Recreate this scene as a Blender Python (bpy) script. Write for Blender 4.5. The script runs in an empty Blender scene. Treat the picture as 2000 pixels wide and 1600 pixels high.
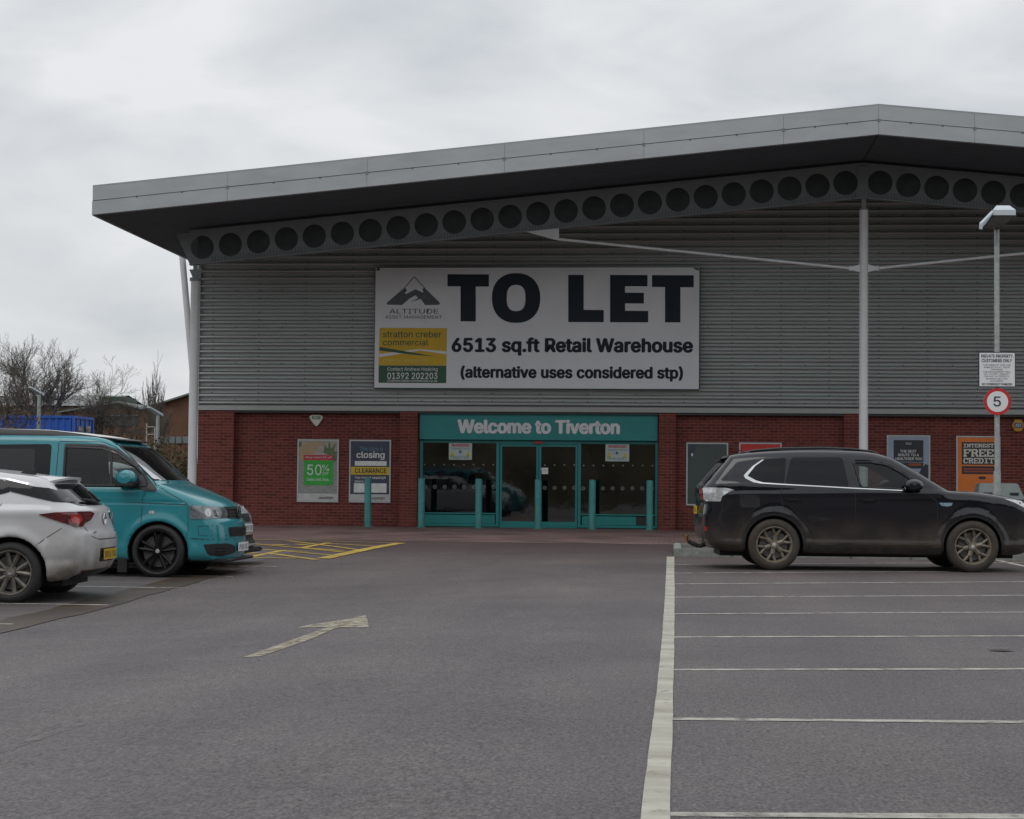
import bpy, bmesh, math, random, os
import numpy as np
from mathutils import Vector, Matrix, geometry
R = math.radians
random.seed(7); rng = np.random.default_rng(7)
sc = bpy.context.scene
col = sc.collection

# ---------------------------------------------------------------- camera, world, sun, exposure
YAW, PITCH, ROLL, FOC, CH = 0.0893541, 0.0414734, 0.00933039, 3557.2, 1.0914
def cam_axes():
    f = Vector((-math.sin(YAW)*math.cos(PITCH), math.cos(YAW)*math.cos(PITCH), math.sin(PITCH)))
    r = Vector((math.cos(YAW), math.sin(YAW), 0)); u = r.cross(f)
    return r*math.cos(ROLL)+u*math.sin(ROLL), u*math.cos(ROLL)-r*math.sin(ROLL), f
CR, CU, CF = cam_axes()
cam_d = bpy.data.cameras.new('camera'); cam = bpy.data.objects.new('camera', cam_d); col.objects.link(cam)
cam.matrix_world = Matrix(((CR.x, CU.x, -CF.x, 0), (CR.y, CU.y, -CF.y, 0), (CR.z, CU.z, -CF.z, CH), (0, 0, 0, 1)))
cam_d.sensor_width = 36; cam_d.lens = 36*FOC/2000; cam_d.clip_end = 3000; cam_d.clip_start = .1
sc.camera = cam
w = bpy.data.worlds.new('World'); sc.world = w; w.use_nodes = True
nt = w.node_tree; nt.nodes.clear()
N = nt.nodes.new; L = nt.links.new
out = N('ShaderNodeOutputWorld'); mixs = N('ShaderNodeMixShader')
b1 = N('ShaderNodeBackground'); b2 = N('ShaderNodeBackground')
sky = N('ShaderNodeTexSky'); sky.sky_type = 'NISHITA'; sky.sun_disc = False
SUN_EL, SUN_ROT = R(54), R(205)
sky.sun_elevation = SUN_EL; sky.sun_rotation = SUN_ROT
b1.inputs[1].default_value = .08
L(sky.outputs[0], b1.inputs[0])
tc = N('ShaderNodeTexCoord'); mp = N('ShaderNodeMapping'); mp.inputs['Scale'].default_value = (1, 1, 2.6); mp.inputs['Location'].default_value = (.35, .1, .62)
L(tc.outputs['Generated'], mp.inputs[0])
n1 = N('ShaderNodeTexNoise'); n1.inputs['Scale'].default_value = 6.0; n1.inputs['Detail'].default_value = 6; n1.inputs['Roughness'].default_value = .48; n1.inputs['Distortion'].default_value = .35
L(mp.outputs[0], n1.inputs[0])
rp = N('ShaderNodeValToRGB'); e = rp.color_ramp.elements
e[0].position = .34; e[0].color = (.555, .585, .62, 1); e[1].position = .62; e[1].color = (.79, .80, .81, 1)
L(n1.outputs[0], rp.inputs[0])
sx = N('ShaderNodeSeparateXYZ'); L(tc.outputs['Generated'], sx.inputs[0])
mr = N('ShaderNodeMapRange'); mr.inputs[1].default_value = .0; mr.inputs[2].default_value = 1.; mr.inputs[3].default_value = 1.; mr.inputs[4].default_value = 1.35
L(sx.outputs['Z'], mr.inputs[0])
L(rp.outputs[0], b2.inputs[0]); L(mr.outputs[0], b2.inputs[1])
mixs.inputs[0].default_value = .93
L(b1.outputs[0], mixs.inputs[1]); L(b2.outputs[0], mixs.inputs[2]); L(mixs.outputs[0], out.inputs[0])
sd = bpy.data.lights.new('sun', 'SUN'); sd.energy = .7; sd.angle = R(40); sd.color = (1, .97, .93)
so = bpy.data.objects.new('sun', sd); col.objects.link(so)
sv = Vector((math.sin(SUN_ROT)*math.cos(SUN_EL), math.cos(SUN_ROT)*math.cos(SUN_EL), math.sin(SUN_EL)))
so.rotation_euler = sv.to_track_quat('Z', 'Y').to_euler(); so.location = (0, 0, 40)
vs = sc.view_settings; vs.view_transform = 'Standard'; vs.look = 'None'; vs.exposure = 0; vs.gamma = 1; vs.use_curve_mapping = False

# ---------------------------------------------------------------- measuring helpers (photo pixel -> point on a real plane)
def ray(x, y): return CF + CR*((x-1000)/FOC) - CU*((y-800)/FOC)
def W(x, y, Y):
    d = ray(x, y); d = d*(Y/d.y); return Vector((d.x, Y, d.z+CH))
def sst(t):
    t = min(1, max(0, t)); return t*t*(3-2*t)
def zg(x, y):          # the car park falls gently towards the gutter on the left
    return -.2*sst((-x-.3)/5.2)*sst((33-y)/18)
def G(x, y, dz=0):
    d = ray(x, y); a, b = 3., 400.
    for _ in range(50):
        m = (a+b)/2; p = d*m
        if p.z+CH > zg(p.x, p.y): a = m
        else: b = m
    p = d*a
    return Vector((p.x, p.y, zg(p.x, p.y)+dz))

# ---------------------------------------------------------------- materials
def lin(c):
    return tuple(((v/255)/12.92 if v/255 <= .04045 else (((v/255)+.055)/1.055)**2.4) for v in c)
MATS = {}
def mat(name, c, rough=.6, var=.12, scale=8, metal=0, bump=0, bscale=60, coat=0, spec=.5, c2=None, dirt=None, stretch=None, coords='Object', rnd=0, detail=4, worn=None):
    if name in MATS: return MATS[name]
    m = bpy.data.materials.new(name); m.use_nodes = True; t = m.node_tree; n = t.nodes.new; l = t.links.new
    p = t.nodes['Principled BSDF']
    p.inputs['Roughness'].default_value = rough; p.inputs['Metallic'].default_value = metal
    p.inputs['Specular IOR Level'].default_value = spec
    if coat: p.inputs['Coat Weight'].default_value = coat; p.inputs['Coat Roughness'].default_value = .04
    co = n('ShaderNodeTexCoord'); v = co.outputs[coords]
    if stretch:
        mm = n('ShaderNodeMapping'); mm.inputs['Scale'].default_value = stretch; l(v, mm.inputs[0]); v = mm.outputs[0]
    no = n('ShaderNodeTexNoise'); no.inputs['Scale'].default_value = scale; no.inputs['Detail'].default_value = detail; no.inputs['Roughness'].default_value = .6
    l(v, no.inputs[0])
    r = n('ShaderNodeValToRGB'); e = r.color_ramp.elements; e[0].position = .3; e[1].position = .7
    if c2 is None:
        e[0].color = (*[x*(1-var) for x in c], 1); e[1].color = (*[min(1, x*(1+var)) for x in c], 1)
    else: e[0].color = (*c, 1); e[1].color = (*c2, 1)
    l(no.outputs[0], r.inputs[0]); cur = r.outputs[0]
    if rnd:
        g = n('ShaderNodeNewGeometry'); oi = n('ShaderNodeObjectInfo'); ad = n('ShaderNodeMath'); ad.operation = 'ADD'
        l(g.outputs['Random Per Island'], ad.inputs[0]); l(oi.outputs['Random'], ad.inputs[1])
        fr = n('ShaderNodeMath'); fr.operation = 'FRACT'; l(ad.outputs[0], fr.inputs[0])
        ma = n('ShaderNodeMapRange'); ma.inputs[3].default_value = 1-rnd; ma.inputs[4].default_value = 1+rnd; l(fr.outputs[0], ma.inputs[0])
        hv = n('ShaderNodeHueSaturation'); l(ma.outputs[0], hv.inputs['Value']); l(cur, hv.inputs['Color']); cur = hv.outputs[0]
    if dirt:     # mud / grime: colour, z low, z high (object coords), strength
        dc, z0, z1, st = dirt
        s = n('ShaderNodeSeparateXYZ'); l(co.outputs['Object'], s.inputs[0])
        a = n('ShaderNodeMapRange'); a.inputs[1].default_value = z1; a.inputs[2].default_value = z0; l(s.outputs['Z'], a.inputs[0])
        n2 = n('ShaderNodeTexNoise'); n2.inputs['Scale'].default_value = 3.1; n2.inputs['Detail'].default_value = 6; l(co.outputs['Object'], n2.inputs[0])
        mu = n('ShaderNodeMath'); mu.operation = 'MULTIPLY'; l(a.outputs[0], mu.inputs[0])
        a2 = n('ShaderNodeMapRange'); a2.inputs[1].default_value = .35; a2.inputs[2].default_value = .65; a2.inputs[3].default_value = .45; a2.inputs[4].default_value = 1.3*st; l(n2.outputs[0], a2.inputs[0])
        l(a2.outputs[0], mu.inputs[1]); mu.use_clamp = True
        mu2 = n('ShaderNodeMath'); mu2.operation = 'MULTIPLY'; mu2.inputs[1].default_value = st; l(mu.outputs[0], mu2.inputs[0])
        mx = n('ShaderNodeMix'); mx.data_type = 'RGBA'; l(mu2.outputs[0], mx.inputs[0]); l(cur, mx.inputs[6]); mx.inputs[7].default_value = (*dc, 1); cur = mx.outputs[2]
        mr2 = n('ShaderNodeMapRange'); mr2.inputs[3].default_value = rough; mr2.inputs[4].default_value = .75; l(mu2.outputs[0], mr2.inputs[0]); l(mr2.outputs[0], p.inputs['Roughness'])
        if coat:
            mr3 = n('ShaderNodeMapRange'); mr3.inputs[3].default_value = coat; mr3.inputs[4].default_value = 0; l(mu2.outputs[0], mr3.inputs[0]); l(mr3.outputs[0], p.inputs['Coat Weight'])
    l(cur, p.inputs['Base Color'])
    if worn:      # paint worn through to the tarmac under it: (scale, from, to)
        wn = n('ShaderNodeTexNoise'); wn.inputs['Scale'].default_value = worn[0]; wn.inputs['Detail'].default_value = 9; wn.inputs['Roughness'].default_value = .72; l(co.outputs['Object'], wn.inputs[0])
        wm = n('ShaderNodeMapRange'); wm.inputs[1].default_value = worn[1]; wm.inputs[2].default_value = worn[2]; l(wn.outputs[0], wm.inputs[0]); l(wm.outputs[0], p.inputs['Alpha'])
    if bump:
        nb = n('ShaderNodeTexNoise'); nb.inputs['Scale'].default_value = bscale; nb.inputs['Detail'].default_value = 3; l(co.outputs[coords], nb.inputs[0])
        bp = n('ShaderNodeBump'); bp.inputs['Strength'].default_value = bump; bp.inputs['Distance'].default_value = .01; l(nb.outputs[0], bp.inputs['Height']); l(bp.outputs[0], p.inputs['Normal'])
    MATS[name] = m; return m

def glass_mat(name, tint, refl=1.0, opaque=0., dark=(.004, .005, .006)):
    m = bpy.data.materials.new(name); m.use_nodes = True; t = m.node_tree; n = t.nodes.new; l = t.links.new
    for x in list(t.nodes): t.nodes.remove(x)
    o = n('ShaderNodeOutputMaterial'); tr = n('ShaderNodeBsdfTransparent'); tr.inputs[0].default_value = (*tint, 1)
    gl = n('ShaderNodeBsdfGlossy'); gl.inputs['Roughness'].default_value = .03
    df = n('ShaderNodeBsdfDiffuse'); df.inputs[0].default_value = (*dark, 1)
    fr = n('ShaderNodeFresnel'); fr.inputs[0].default_value = 1.52
    # faint smears on the pane
    co = n('ShaderNodeTexCoord'); no = n('ShaderNodeTexNoise'); no.inputs['Scale'].default_value = 2.5; no.inputs['Detail'].default_value = 3; l(co.outputs['Object'], no.inputs[0])
    bp = n('ShaderNodeBump'); bp.inputs['Strength'].default_value = .06; bp.inputs['Distance'].default_value = .02; l(no.outputs[0], bp.inputs['Height']); l(bp.outputs[0], gl.inputs['Normal'])
    mu = n('ShaderNodeMath'); mu.operation = 'MULTIPLY'; mu.inputs[1].default_value = refl; mu.use_clamp = True; l(fr.outputs[0], mu.inputs[0])
    m1 = n('ShaderNodeMixShader'); m1.inputs[0].default_value = opaque; l(tr.outputs[0], m1.inputs[1]); l(df.outputs[0], m1.inputs[2])
    m2 = n('ShaderNodeMixShader'); l(mu.outputs[0], m2.inputs[0]); l(m1.outputs[0], m2.inputs[1]); l(gl.outputs[0], m2.inputs[2]); l(m2.outputs[0], o.inputs[0])
    MATS[name] = m; return m

# ---------------------------------------------------------------- mesh helpers
def tag(o, label=None, cat=None, group=None, kind=None):
    if label: o['label'] = label
    if cat: o['category'] = cat
    if group: o['group'] = group
    if kind: o['kind'] = kind
    return o
def empty(name, loc=(0, 0, 0), rz=0, parent=None):
    o = bpy.data.objects.new(name, None); col.objects.link(o); o.location = loc; o.rotation_euler = (0, 0, rz); o.empty_display_size = .2
    if parent: o.parent = parent
    return o
def link(name, me, m=None, parent=None, smooth=False):
    o = bpy.data.objects.new(name, me); col.objects.link(o)
    if m is not None:
        for x in (m if isinstance(m, (list, tuple)) else [m]): me.materials.append(x)
    if parent: o.parent = parent
    if smooth and len(me.polygons): me.polygons.foreach_set('use_smooth', [True]*len(me.polygons))
    return o
class MB:
    def __init__(s): s.v = []; s.f = []
    def add(s, vs, fs):
        k = len(s.v); s.v += [tuple(a) for a in vs]; s.f += [tuple(i+k for i in f) for f in fs]; return s
    def box(s, a, b, M=None):
        x0, y0, z0 = a; x1, y1, z1 = b
        v = [Vector(p) for p in ((x0, y0, z0), (x1, y0, z0), (x1, y1, z0), (x0, y1, z0), (x0, y0, z1), (x1, y0, z1), (x1, y1, z1), (x0, y1, z1))]
        if M: v = [M @ p for p in v]
        return s.add(v, [(0, 3, 2, 1), (4, 5, 6, 7), (0, 1, 5, 4), (1, 2, 6, 5), (2, 3, 7, 6), (3, 0, 4, 7)])
    def prism(s, poly, y0, y1, M=None, plane='xz'):   # polygon in xz extruded along y (or xy extruded along z)
        n = len(poly)
        if plane == 'xz': v = [Vector((p[0], y0, p[1])) for p in poly]+[Vector((p[0], y1, p[1])) for p in poly]
        elif plane == 'xy': v = [Vector((p[0], p[1], y0)) for p in poly]+[Vector((p[0], p[1], y1)) for p in poly]
        else: v = [Vector((y0, p[0], p[1])) for p in poly]+[Vector((y1, p[0], p[1])) for p in poly]
        if M: v = [M @ p for p in v]
        return s.add(v, [tuple(range(n)), tuple(range(2*n-1, n-1, -1))]+[(i, i+n, (i+1) % n+n, (i+1) % n) for i in range(n)])
    def tube(s, a, b, r0, r1=None, n=12, cap=True):
        r1 = r0 if r1 is None else r1
        a = Vector(a); b = Vector(b); d = (b-a).normalized(); u = d.orthogonal().normalized(); w_ = d.cross(u)
        v = [a+(u*math.cos(t)+w_*math.sin(t))*r0 for t in [2*math.pi*i/n for i in range(n)]]
        v += [b+(u*math.cos(t)+w_*math.sin(t))*r1 for t in [2*math.pi*i/n for i in range(n)]]
        f = [(i, (i+1) % n, (i+1) % n+n, i+n) for i in range(n)]
        if cap: f += [tuple(range(n-1, -1, -1)), tuple(range(n, 2*n))]
        return s.add(v, f)
    def path(s, pts, r, n=8):
        for a, b in zip(pts, pts[1:]): s.tube(a, b, r, n=n)
        return s
    def lathe(s, prof, n=32, axis='y', c=(0, 0, 0), closed=False):
        c = Vector(c); k = len(prof); v = []
        for i in range(n):
            t = 2*math.pi*i/n; ca, sa = math.cos(t), math.sin(t)
            for r, h in prof:
                v.append(c+(Vector((r*ca, h, r*sa)) if axis == 'y' else Vector((r*ca, r*sa, h))))
        f = []
        for i in range(n):
            j = (i+1) % n
            for q in range(k if closed else k-1):
                q2 = (q+1) % k
                f.append((i*k+q, i*k+q2, j*k+q2, j*k+q))
        return s.add(v, f)
    def build(s, name, m, parent=None, smooth=False, fix=True, bevel=0):
        me = bpy.data.meshes.new(name); me.from_pydata(s.v, [], s.f); me.update()
        if fix:
            bm = bmesh.new(); bm.from_mesh(me)
            bmesh.ops.recalc_face_normals(bm, faces=bm.faces)
            if bevel: bmesh.ops.bevel(bm, geom=[e for e in bm.edges if len(e.link_faces) == 2 and e.calc_face_angle(0) > .6], offset=bevel, segments=2, affect='EDGES')
            bm.to_mesh(me); bm.free()
        o = link(name, me, m, parent, smooth)
        if smooth and hasattr(me, 'set_sharp_from_angle'): me.set_sharp_from_angle(angle=R(38))
        return o
def ribbon(pts, wd, closed=False):
    P = [Vector((p[0], p[1])) for p in pts]; n = len(P); l = []; r = []
    for i in range(n):
        a = P[i-1] if i > 0 else P[i]; b = P[i+1] if i < n-1 else P[i]
        d = (b-a).normalized() if (b-a).length > 0 else Vector((1, 0)); q = Vector((-d.y, d.x))*wd/2
        l.append(P[i]+q); r.append(P[i]-q)
    return [tuple(p) for p in l+r[::-1]]
def catm(P, n=6, closed=False):
    P = [np.array(p, float) for p in P]; o = []; m = len(P)
    rngi = range(m if closed else m-1)
    for i in rngi:
        p0 = P[(i-1) % m] if closed or i > 0 else P[i]; p1 = P[i]; p2 = P[(i+1) % m]; p3 = P[(i+2) % m] if closed or i+2 < m else p2
        for k in range(n):
            t = k/n; o.append(.5*((2*p1)+(-p0+p2)*t+(2*p0-5*p1+4*p2-p3)*t*t+(-p0+3*p1-3*p2+p3)*t**3))
    if not closed: o.append(P[-1])
    return o
# lettering
FONT = None
try: FONT = bpy.data.fonts.load(os.path.join(bpy.utils.resource_path('LOCAL'), 'datafiles', 'fonts', 'Inter.woff2'))
except Exception: FONT = None
def letters(name, txt, x0, x1, z0, z1, Y, m, parent=None, bold=.0, M=None, sp=1.0, th=.0, keep=False):
    cu = bpy.data.curves.new(name, 'FONT'); cu.body = txt
    if FONT: cu.font = FONT
    cu.space_character = sp; cu.resolution_u = 3; cu.extrude = 0
    tmp = bpy.data.objects.new('tmp', cu); col.objects.link(tmp)
    dg = bpy.context.evaluated_depsgraph_get(); dg.update()
    me = bpy.data.meshes.new_from_object(tmp.evaluated_get(dg)); bpy.data.objects.remove(tmp); bpy.data.curves.remove(cu)
    n = len(me.vertices)
    if not n: return None
    c = np.empty(n*3); me.vertices.foreach_get('co', c); c = c.reshape(-1, 3)
    mn, mx = c.min(0), c.max(0); fs = [tuple(p.vertices) for p in me.polygons]; bpy.data.meshes.remove(me)
    bw = bold; kx = (x1-x0)/(mx[0]-mn[0]+2*bw); kz = (z1-z0)/(mx[1]-mn[1]+1.2*bw); V = []; F = []
    offs = [(0, 0)] if not bold else [(-bw, 0), (bw, 0), (-bw*.5, bw*.6), (bw*.5, bw*.6), (-bw*.5, -bw*.6), (bw*.5, -bw*.6)]
    for i, (ox, oz) in enumerate(offs):      # heavier weight: overlapping strokes a hair apart in depth
        F += [tuple(q+i*n for q in f) for f in fs]
        V.append(np.stack([x0+(c[:, 0]-mn[0]+bw+ox)*kx, np.full(n, Y-i*.00035), z0+(c[:, 1]-mn[1]+.6*bw+oz)*kz], 1))
    V = np.concatenate(V)
    if M is not None: V = np.array([tuple(M @ Vector(q)) for q in V])
    me = bpy.data.meshes.new(name); me.from_pydata([tuple(q) for q in V], [], F); me.update()
    return link(name, me, m, parent)
def text_px(name, txt, u0, v0, u1, v1, Y, m, parent, bold=0, sp=1.0):   # measured off the photo, placed on the plane Y
    a = W(u0, v1, Y); b = W(u1, v0, Y); return letters(name, txt, a.x, b.x, a.z, b.z, Y, m, parent, bold, sp=sp)
def rect_px(name, u0, v0, u1, v1, Y, th, m, parent):
    a = W(u0, v1, Y); b = W(u1, v0, Y); return MB().box((a.x, Y, a.z), (b.x, Y+th, b.z)).build(name, m, parent)
def poly_px(name, pts, Y, th, m, parent):
    P = [W(u, v, Y) for u, v in pts]; return MB().prism([(p.x, p.z) for p in P], Y, Y+th).build(name, m, parent)

# ---------------------------------------------------------------- colours
m_steel = mat('painted_grey_steel', (.60, .62, .63), .45, .05, 3)
m_dsteel = mat('grey_beam_paint', (.21, .235, .245), .6, .10, 2.5)
m_galv = mat('galvanised_steel', (.36, .39, .38), .5, .2, 14, metal=.3)
m_clad = mat('grey_cladding_coating', (.43, .455, .45), .42, .07, 1.3, stretch=(.3, 1, 1))
m_flash = mat('flashing_coating', (.36, .38, .37), .45, .06, 2)
m_fascia = mat('fascia_panel_coating', (.36, .385, .40), .42, .09, .9, stretch=(1, 1, 3))
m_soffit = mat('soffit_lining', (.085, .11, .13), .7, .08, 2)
m_roof = mat('roof_sheet', (.3, .32, .33), .5, .1, 2)
m_brick = mat('red_brick', (.105, .021, .016), .85, .2, 30, bump=.3, bscale=90, rnd=.30, c2=(.175, .036, .027))
m_mortar = mat('mortar', (.22, .11, .092), .9, .15, 20, bump=.3)
m_teal = mat('teal_powder_coat', (.012, .22, .215), .42, .06, 3)
m_tealb = mat('teal_bollard_paint', (.05, .25, .24), .5, .16, 7, dirt=((.06, .09, .07), 0, .25, .5))
m_black = mat('black_rubber', (.012, .012, .013), .7, .2, 10)
m_blackp = mat('black_plastic', (.018, .019, .021), .45, .1, 6)
m_white = mat('white_paint', (.72, .73, .74), .45, .03, 4)
m_offw = mat('off_white_plastic', (.62, .62, .55), .5, .06, 5)
m_alu = mat('aluminium_frame', (.48, .50, .51), .4, .05, 6, metal=.2)
m_ink = mat('dark_print', (.022, .03, .042), .5, .06, 3)
m_conc = mat('concrete_kerb', (.22, .235, .21), .9, .25, 9, bump=.4)
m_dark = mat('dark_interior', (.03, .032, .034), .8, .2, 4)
m_chrome = mat('bright_chrome', (.75, .76, .77), .12, .03, 5, metal=1)
m_line = mat('worn_white_line', (.27, .26, .23), .8, 0, 9, c2=(.52, .51, .46), worn=(5, .30, .50))
m_yel = mat('worn_yellow_line', (.33, .23, .045), .8, 0, 3, c2=(.55, .38, .065), worn=(5, .31, .48))
m_shopglass = glass_mat('shopfront_glass', (.55, .6, .58), 2.4, .25)

# ---------------------------------------------------------------- ground
def asphalt_mat():
    m = bpy.data.materials.new('asphalt'); m.use_nodes = True; t = m.node_tree; n = t.nodes.new; l = t.links.new; p = t.nodes['Principled BSDF']
    co = n('ShaderNodeTexCoord')
    def noise(s, d=4, r=.6, st=None):
        x = n('ShaderNodeTexNoise'); x.inputs['Scale'].default_value = s; x.inputs['Detail'].default_value = d; x.inputs['Roughness'].default_value = r
        if st:
            mm = n('ShaderNodeMapping'); mm.inputs['Scale'].default_value = st; l(co.outputs['Object'], mm.inputs[0]); l(mm.outputs[0], x.inputs[0])
        else: l(co.outputs['Object'], x.inputs[0])
        return x.outputs[0]
    def ramp(src, p0, c0, p1, c1):
        r = n('ShaderNodeValToRGB'); e = r.color_ramp.elements; e[0].position = p0; e[0].color = (*c0, 1); e[1].position = p1; e[1].color = (*c1, 1); l(src, r.inputs[0]); return r.outputs[0]
    def mul(a, b, fac=1., mode='MULTIPLY'):
        x = n('ShaderNodeMix'); x.data_type = 'RGBA'; x.blend_type = mode; x.inputs[0].default_value = fac; l(a, x.inputs[6]); l(b, x.inputs[7]); return x.outputs[2]
    base = ramp(noise(.35, 6), .3, (.094, .088, .093), .70, (.136, .126, .127))
    # aggregate: pale and dark chippings
    agg = ramp(noise(62, 3, .85, (1, .5, 1)), .36, (.42, .41, .41), .66, (1.66, 1.63, 1.6)); cur = mul(base, agg, .95); cur = mul(cur, ramp(noise(22, 3, .8, (1, .45, 1)), .36, (.84, .84, .84), .66, (1.16, 1.15, 1.14)), 1.)
    vo = n('ShaderNodeTexVoronoi'); vo.inputs['Scale'].default_value = 15; vm = n('ShaderNodeMapping'); vm.inputs['Scale'].default_value = (1, .4, 1); l(co.outputs['Object'], vm.inputs[0]); l(vm.outputs[0], vo.inputs[0])
    ch = ramp(vo.outputs['Distance'], .06, (.25, .23, .23), .17, (1, 1, 1)); 
    gate = ramp(noise(5., 4), .50, (0, 0, 0), .60, (1, 1, 1))
    x = n('ShaderNodeMix'); x.data_type = 'RGBA'; x.blend_type = 'MULTIPLY'; l(gate, x.inputs[0]); l(cur, x.inputs[6]); l(ch, x.inputs[7]); cur = x.outputs[2]
    sp = ramp(noise(55, 1, .5), .70, (1, 1, 1), .78, (1.9, 1.85, 1.8)); cur = mul(cur, sp, .6)
    # long wear streaks along the lane, reddish cast towards the far side
    st = ramp(noise(1.1, 5, .6, (1, .12, 1)), .35, (.86, .86, .88), .68, (1.12, 1.1, 1.08)); cur = mul(cur, st, 1.)
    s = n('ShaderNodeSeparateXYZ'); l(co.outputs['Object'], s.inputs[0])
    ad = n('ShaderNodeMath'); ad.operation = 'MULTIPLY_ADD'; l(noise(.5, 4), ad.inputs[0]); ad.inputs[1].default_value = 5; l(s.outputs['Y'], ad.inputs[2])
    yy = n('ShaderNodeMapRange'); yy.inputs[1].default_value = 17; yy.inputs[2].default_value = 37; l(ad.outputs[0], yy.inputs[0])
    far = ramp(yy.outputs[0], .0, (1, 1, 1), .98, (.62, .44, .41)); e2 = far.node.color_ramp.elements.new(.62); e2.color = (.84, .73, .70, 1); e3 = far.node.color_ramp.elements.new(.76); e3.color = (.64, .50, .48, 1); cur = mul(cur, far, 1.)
    l(cur, p.inputs['Base Color'])
    rr = n('ShaderNodeMapRange'); rr.inputs[3].default_value = .5; rr.inputs[4].default_value = .8; l(noise(.8, 5), rr.inputs[0]); l(rr.outputs[0], p.inputs['Roughness'])
    p.inputs['Specular IOR Level'].default_value = .4
    bp = n('ShaderNodeBump'); bp.inputs['Strength'].default_value = .75; bp.inputs['Distance'].default_value = .012; l(noise(45, 3, .8), bp.inputs['Height']); l(bp.outputs[0], p.inputs['Normal'])
    return m
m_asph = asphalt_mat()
m_leftasph = mat('old_bay_tarmac', (.075, .066, .066), .6, 0, 2.2, c2=(.115, .10, .098), bump=.6, bscale=70, detail=10)
m_gut = mat('stained_gutter', (.028, .024, .022), .5, 0, 2.5, c2=(.085, .052, .03), bump=.5, bscale=40, detail=8)
def sheet(name, outline, dz, m, step=1.2, kind='structure', **kw):   # sheet that follows the falling car park
    verts = [Vector((x, y)) for x, y in outline]; pts = []
    n = len(verts)
    for i in range(n):
        a, b = verts[i], verts[(i+1) % n]; k = max(1, int((b-a).length/step))
        pts += [a.lerp(b, j/k) for j in range(k)]
    nb = len(pts); xs = [v.x for v in verts]; ys = [v.y for v in verts]
    if step > .25 and (max(xs)-min(xs)) > 3*step and (max(ys)-min(ys)) > 1.5*step:
        for gx in np.arange(min(xs)+step/2, max(xs), step):
            for gy in np.arange(min(ys)+step/2, max(ys), step): pts.append(Vector((gx, gy)))
    r = geometry.delaunay_2d_cdt(pts, [(i, (i+1) % nb) for i in range(nb)], [list(range(nb))], 1, 1e-5)
    v = [(p.x, p.y, zg(p.x, p.y)+dz) for p in r[0]]
    me = bpy.data.meshes.new(name); me.from_pydata(v, [], [tuple(f) for f in r[2]]); me.update()
    bm = bmesh.new(); bm.from_mesh(me); bmesh.ops.recalc_face_normals(bm, faces=bm.faces)
    for f in bm.faces:
        if f.normal.z < 0: f.normal_flip()
    bm.to_mesh(me); bm.free()
    o = link(name, me, m, kw.get('parent')); tag(o, kind=kind if not kw.get('parent') else None); return o
mb = MB(); mb.add([(-900, -500, -.45), (900, -500, -.45), (900, 1600, -.45), (-900, 1600, -.45)], [(0, 1, 2, 3)])
m_grass = mat('rough_grass', (.05, .055, .025), .95, .3, .3)
tag(mb.build('ground', m_grass), kind='structure')
gxs = np.arange(-32, 26.1, .4); gys = np.arange(-14, 60.1, .4)
nv = len(gys); me = bpy.data.meshes.new('car_park')
me.from_pydata([(x, y, zg(x, y)) for x in gxs for y in gys], [], [(i*nv+j, (i+1)*nv+j, (i+1)*nv+j+1, i*nv+j+1) for i in range(len(gxs)-1) for j in range(nv-1)]); me.update()
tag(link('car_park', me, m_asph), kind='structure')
# gutter line measured on the left
g0, g1 = G(497, 1099), G(0, 1231)
gd = (g1-g0).xy.normalized()
ga = g0.xy; gb = g0.xy+gd*21
gn = Vector((gd.y, -gd.x));  gn = gn if gn.x < 0 else -gn
sheet('parking_bay_surface', [tuple(ga), tuple(gb), (-31, gb.y), (-31, 34.2), tuple(ga-gd*3.6)], .003, m_leftasph, .4)
def wig(pts, a):
    return [(x+random.uniform(-a, a), y+random.uniform(-a, a)) for x, y in pts]
GL = [ga.lerp(gb, t/40) for t in range(41)]
mg_ = MB(); rg = random.Random(3)
for p in GL:
    a = p+gn*(.34+rg.uniform(-.05, .05)); c = p-gn*(.14+rg.uniform(-.03, .03))
    for q in (a, p+gn*.1, c): mg_.v.append((q.x, q.y, zg(q.x, q.y)+.006))
for i in range(len(GL)-1):
    for k in (0, 1): mg_.f.append((i*3+k, i*3+k+1, i*3+k+4, i*3+k+3))
tag(mg_.build('gutter', m_gut), kind='structure')
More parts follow.
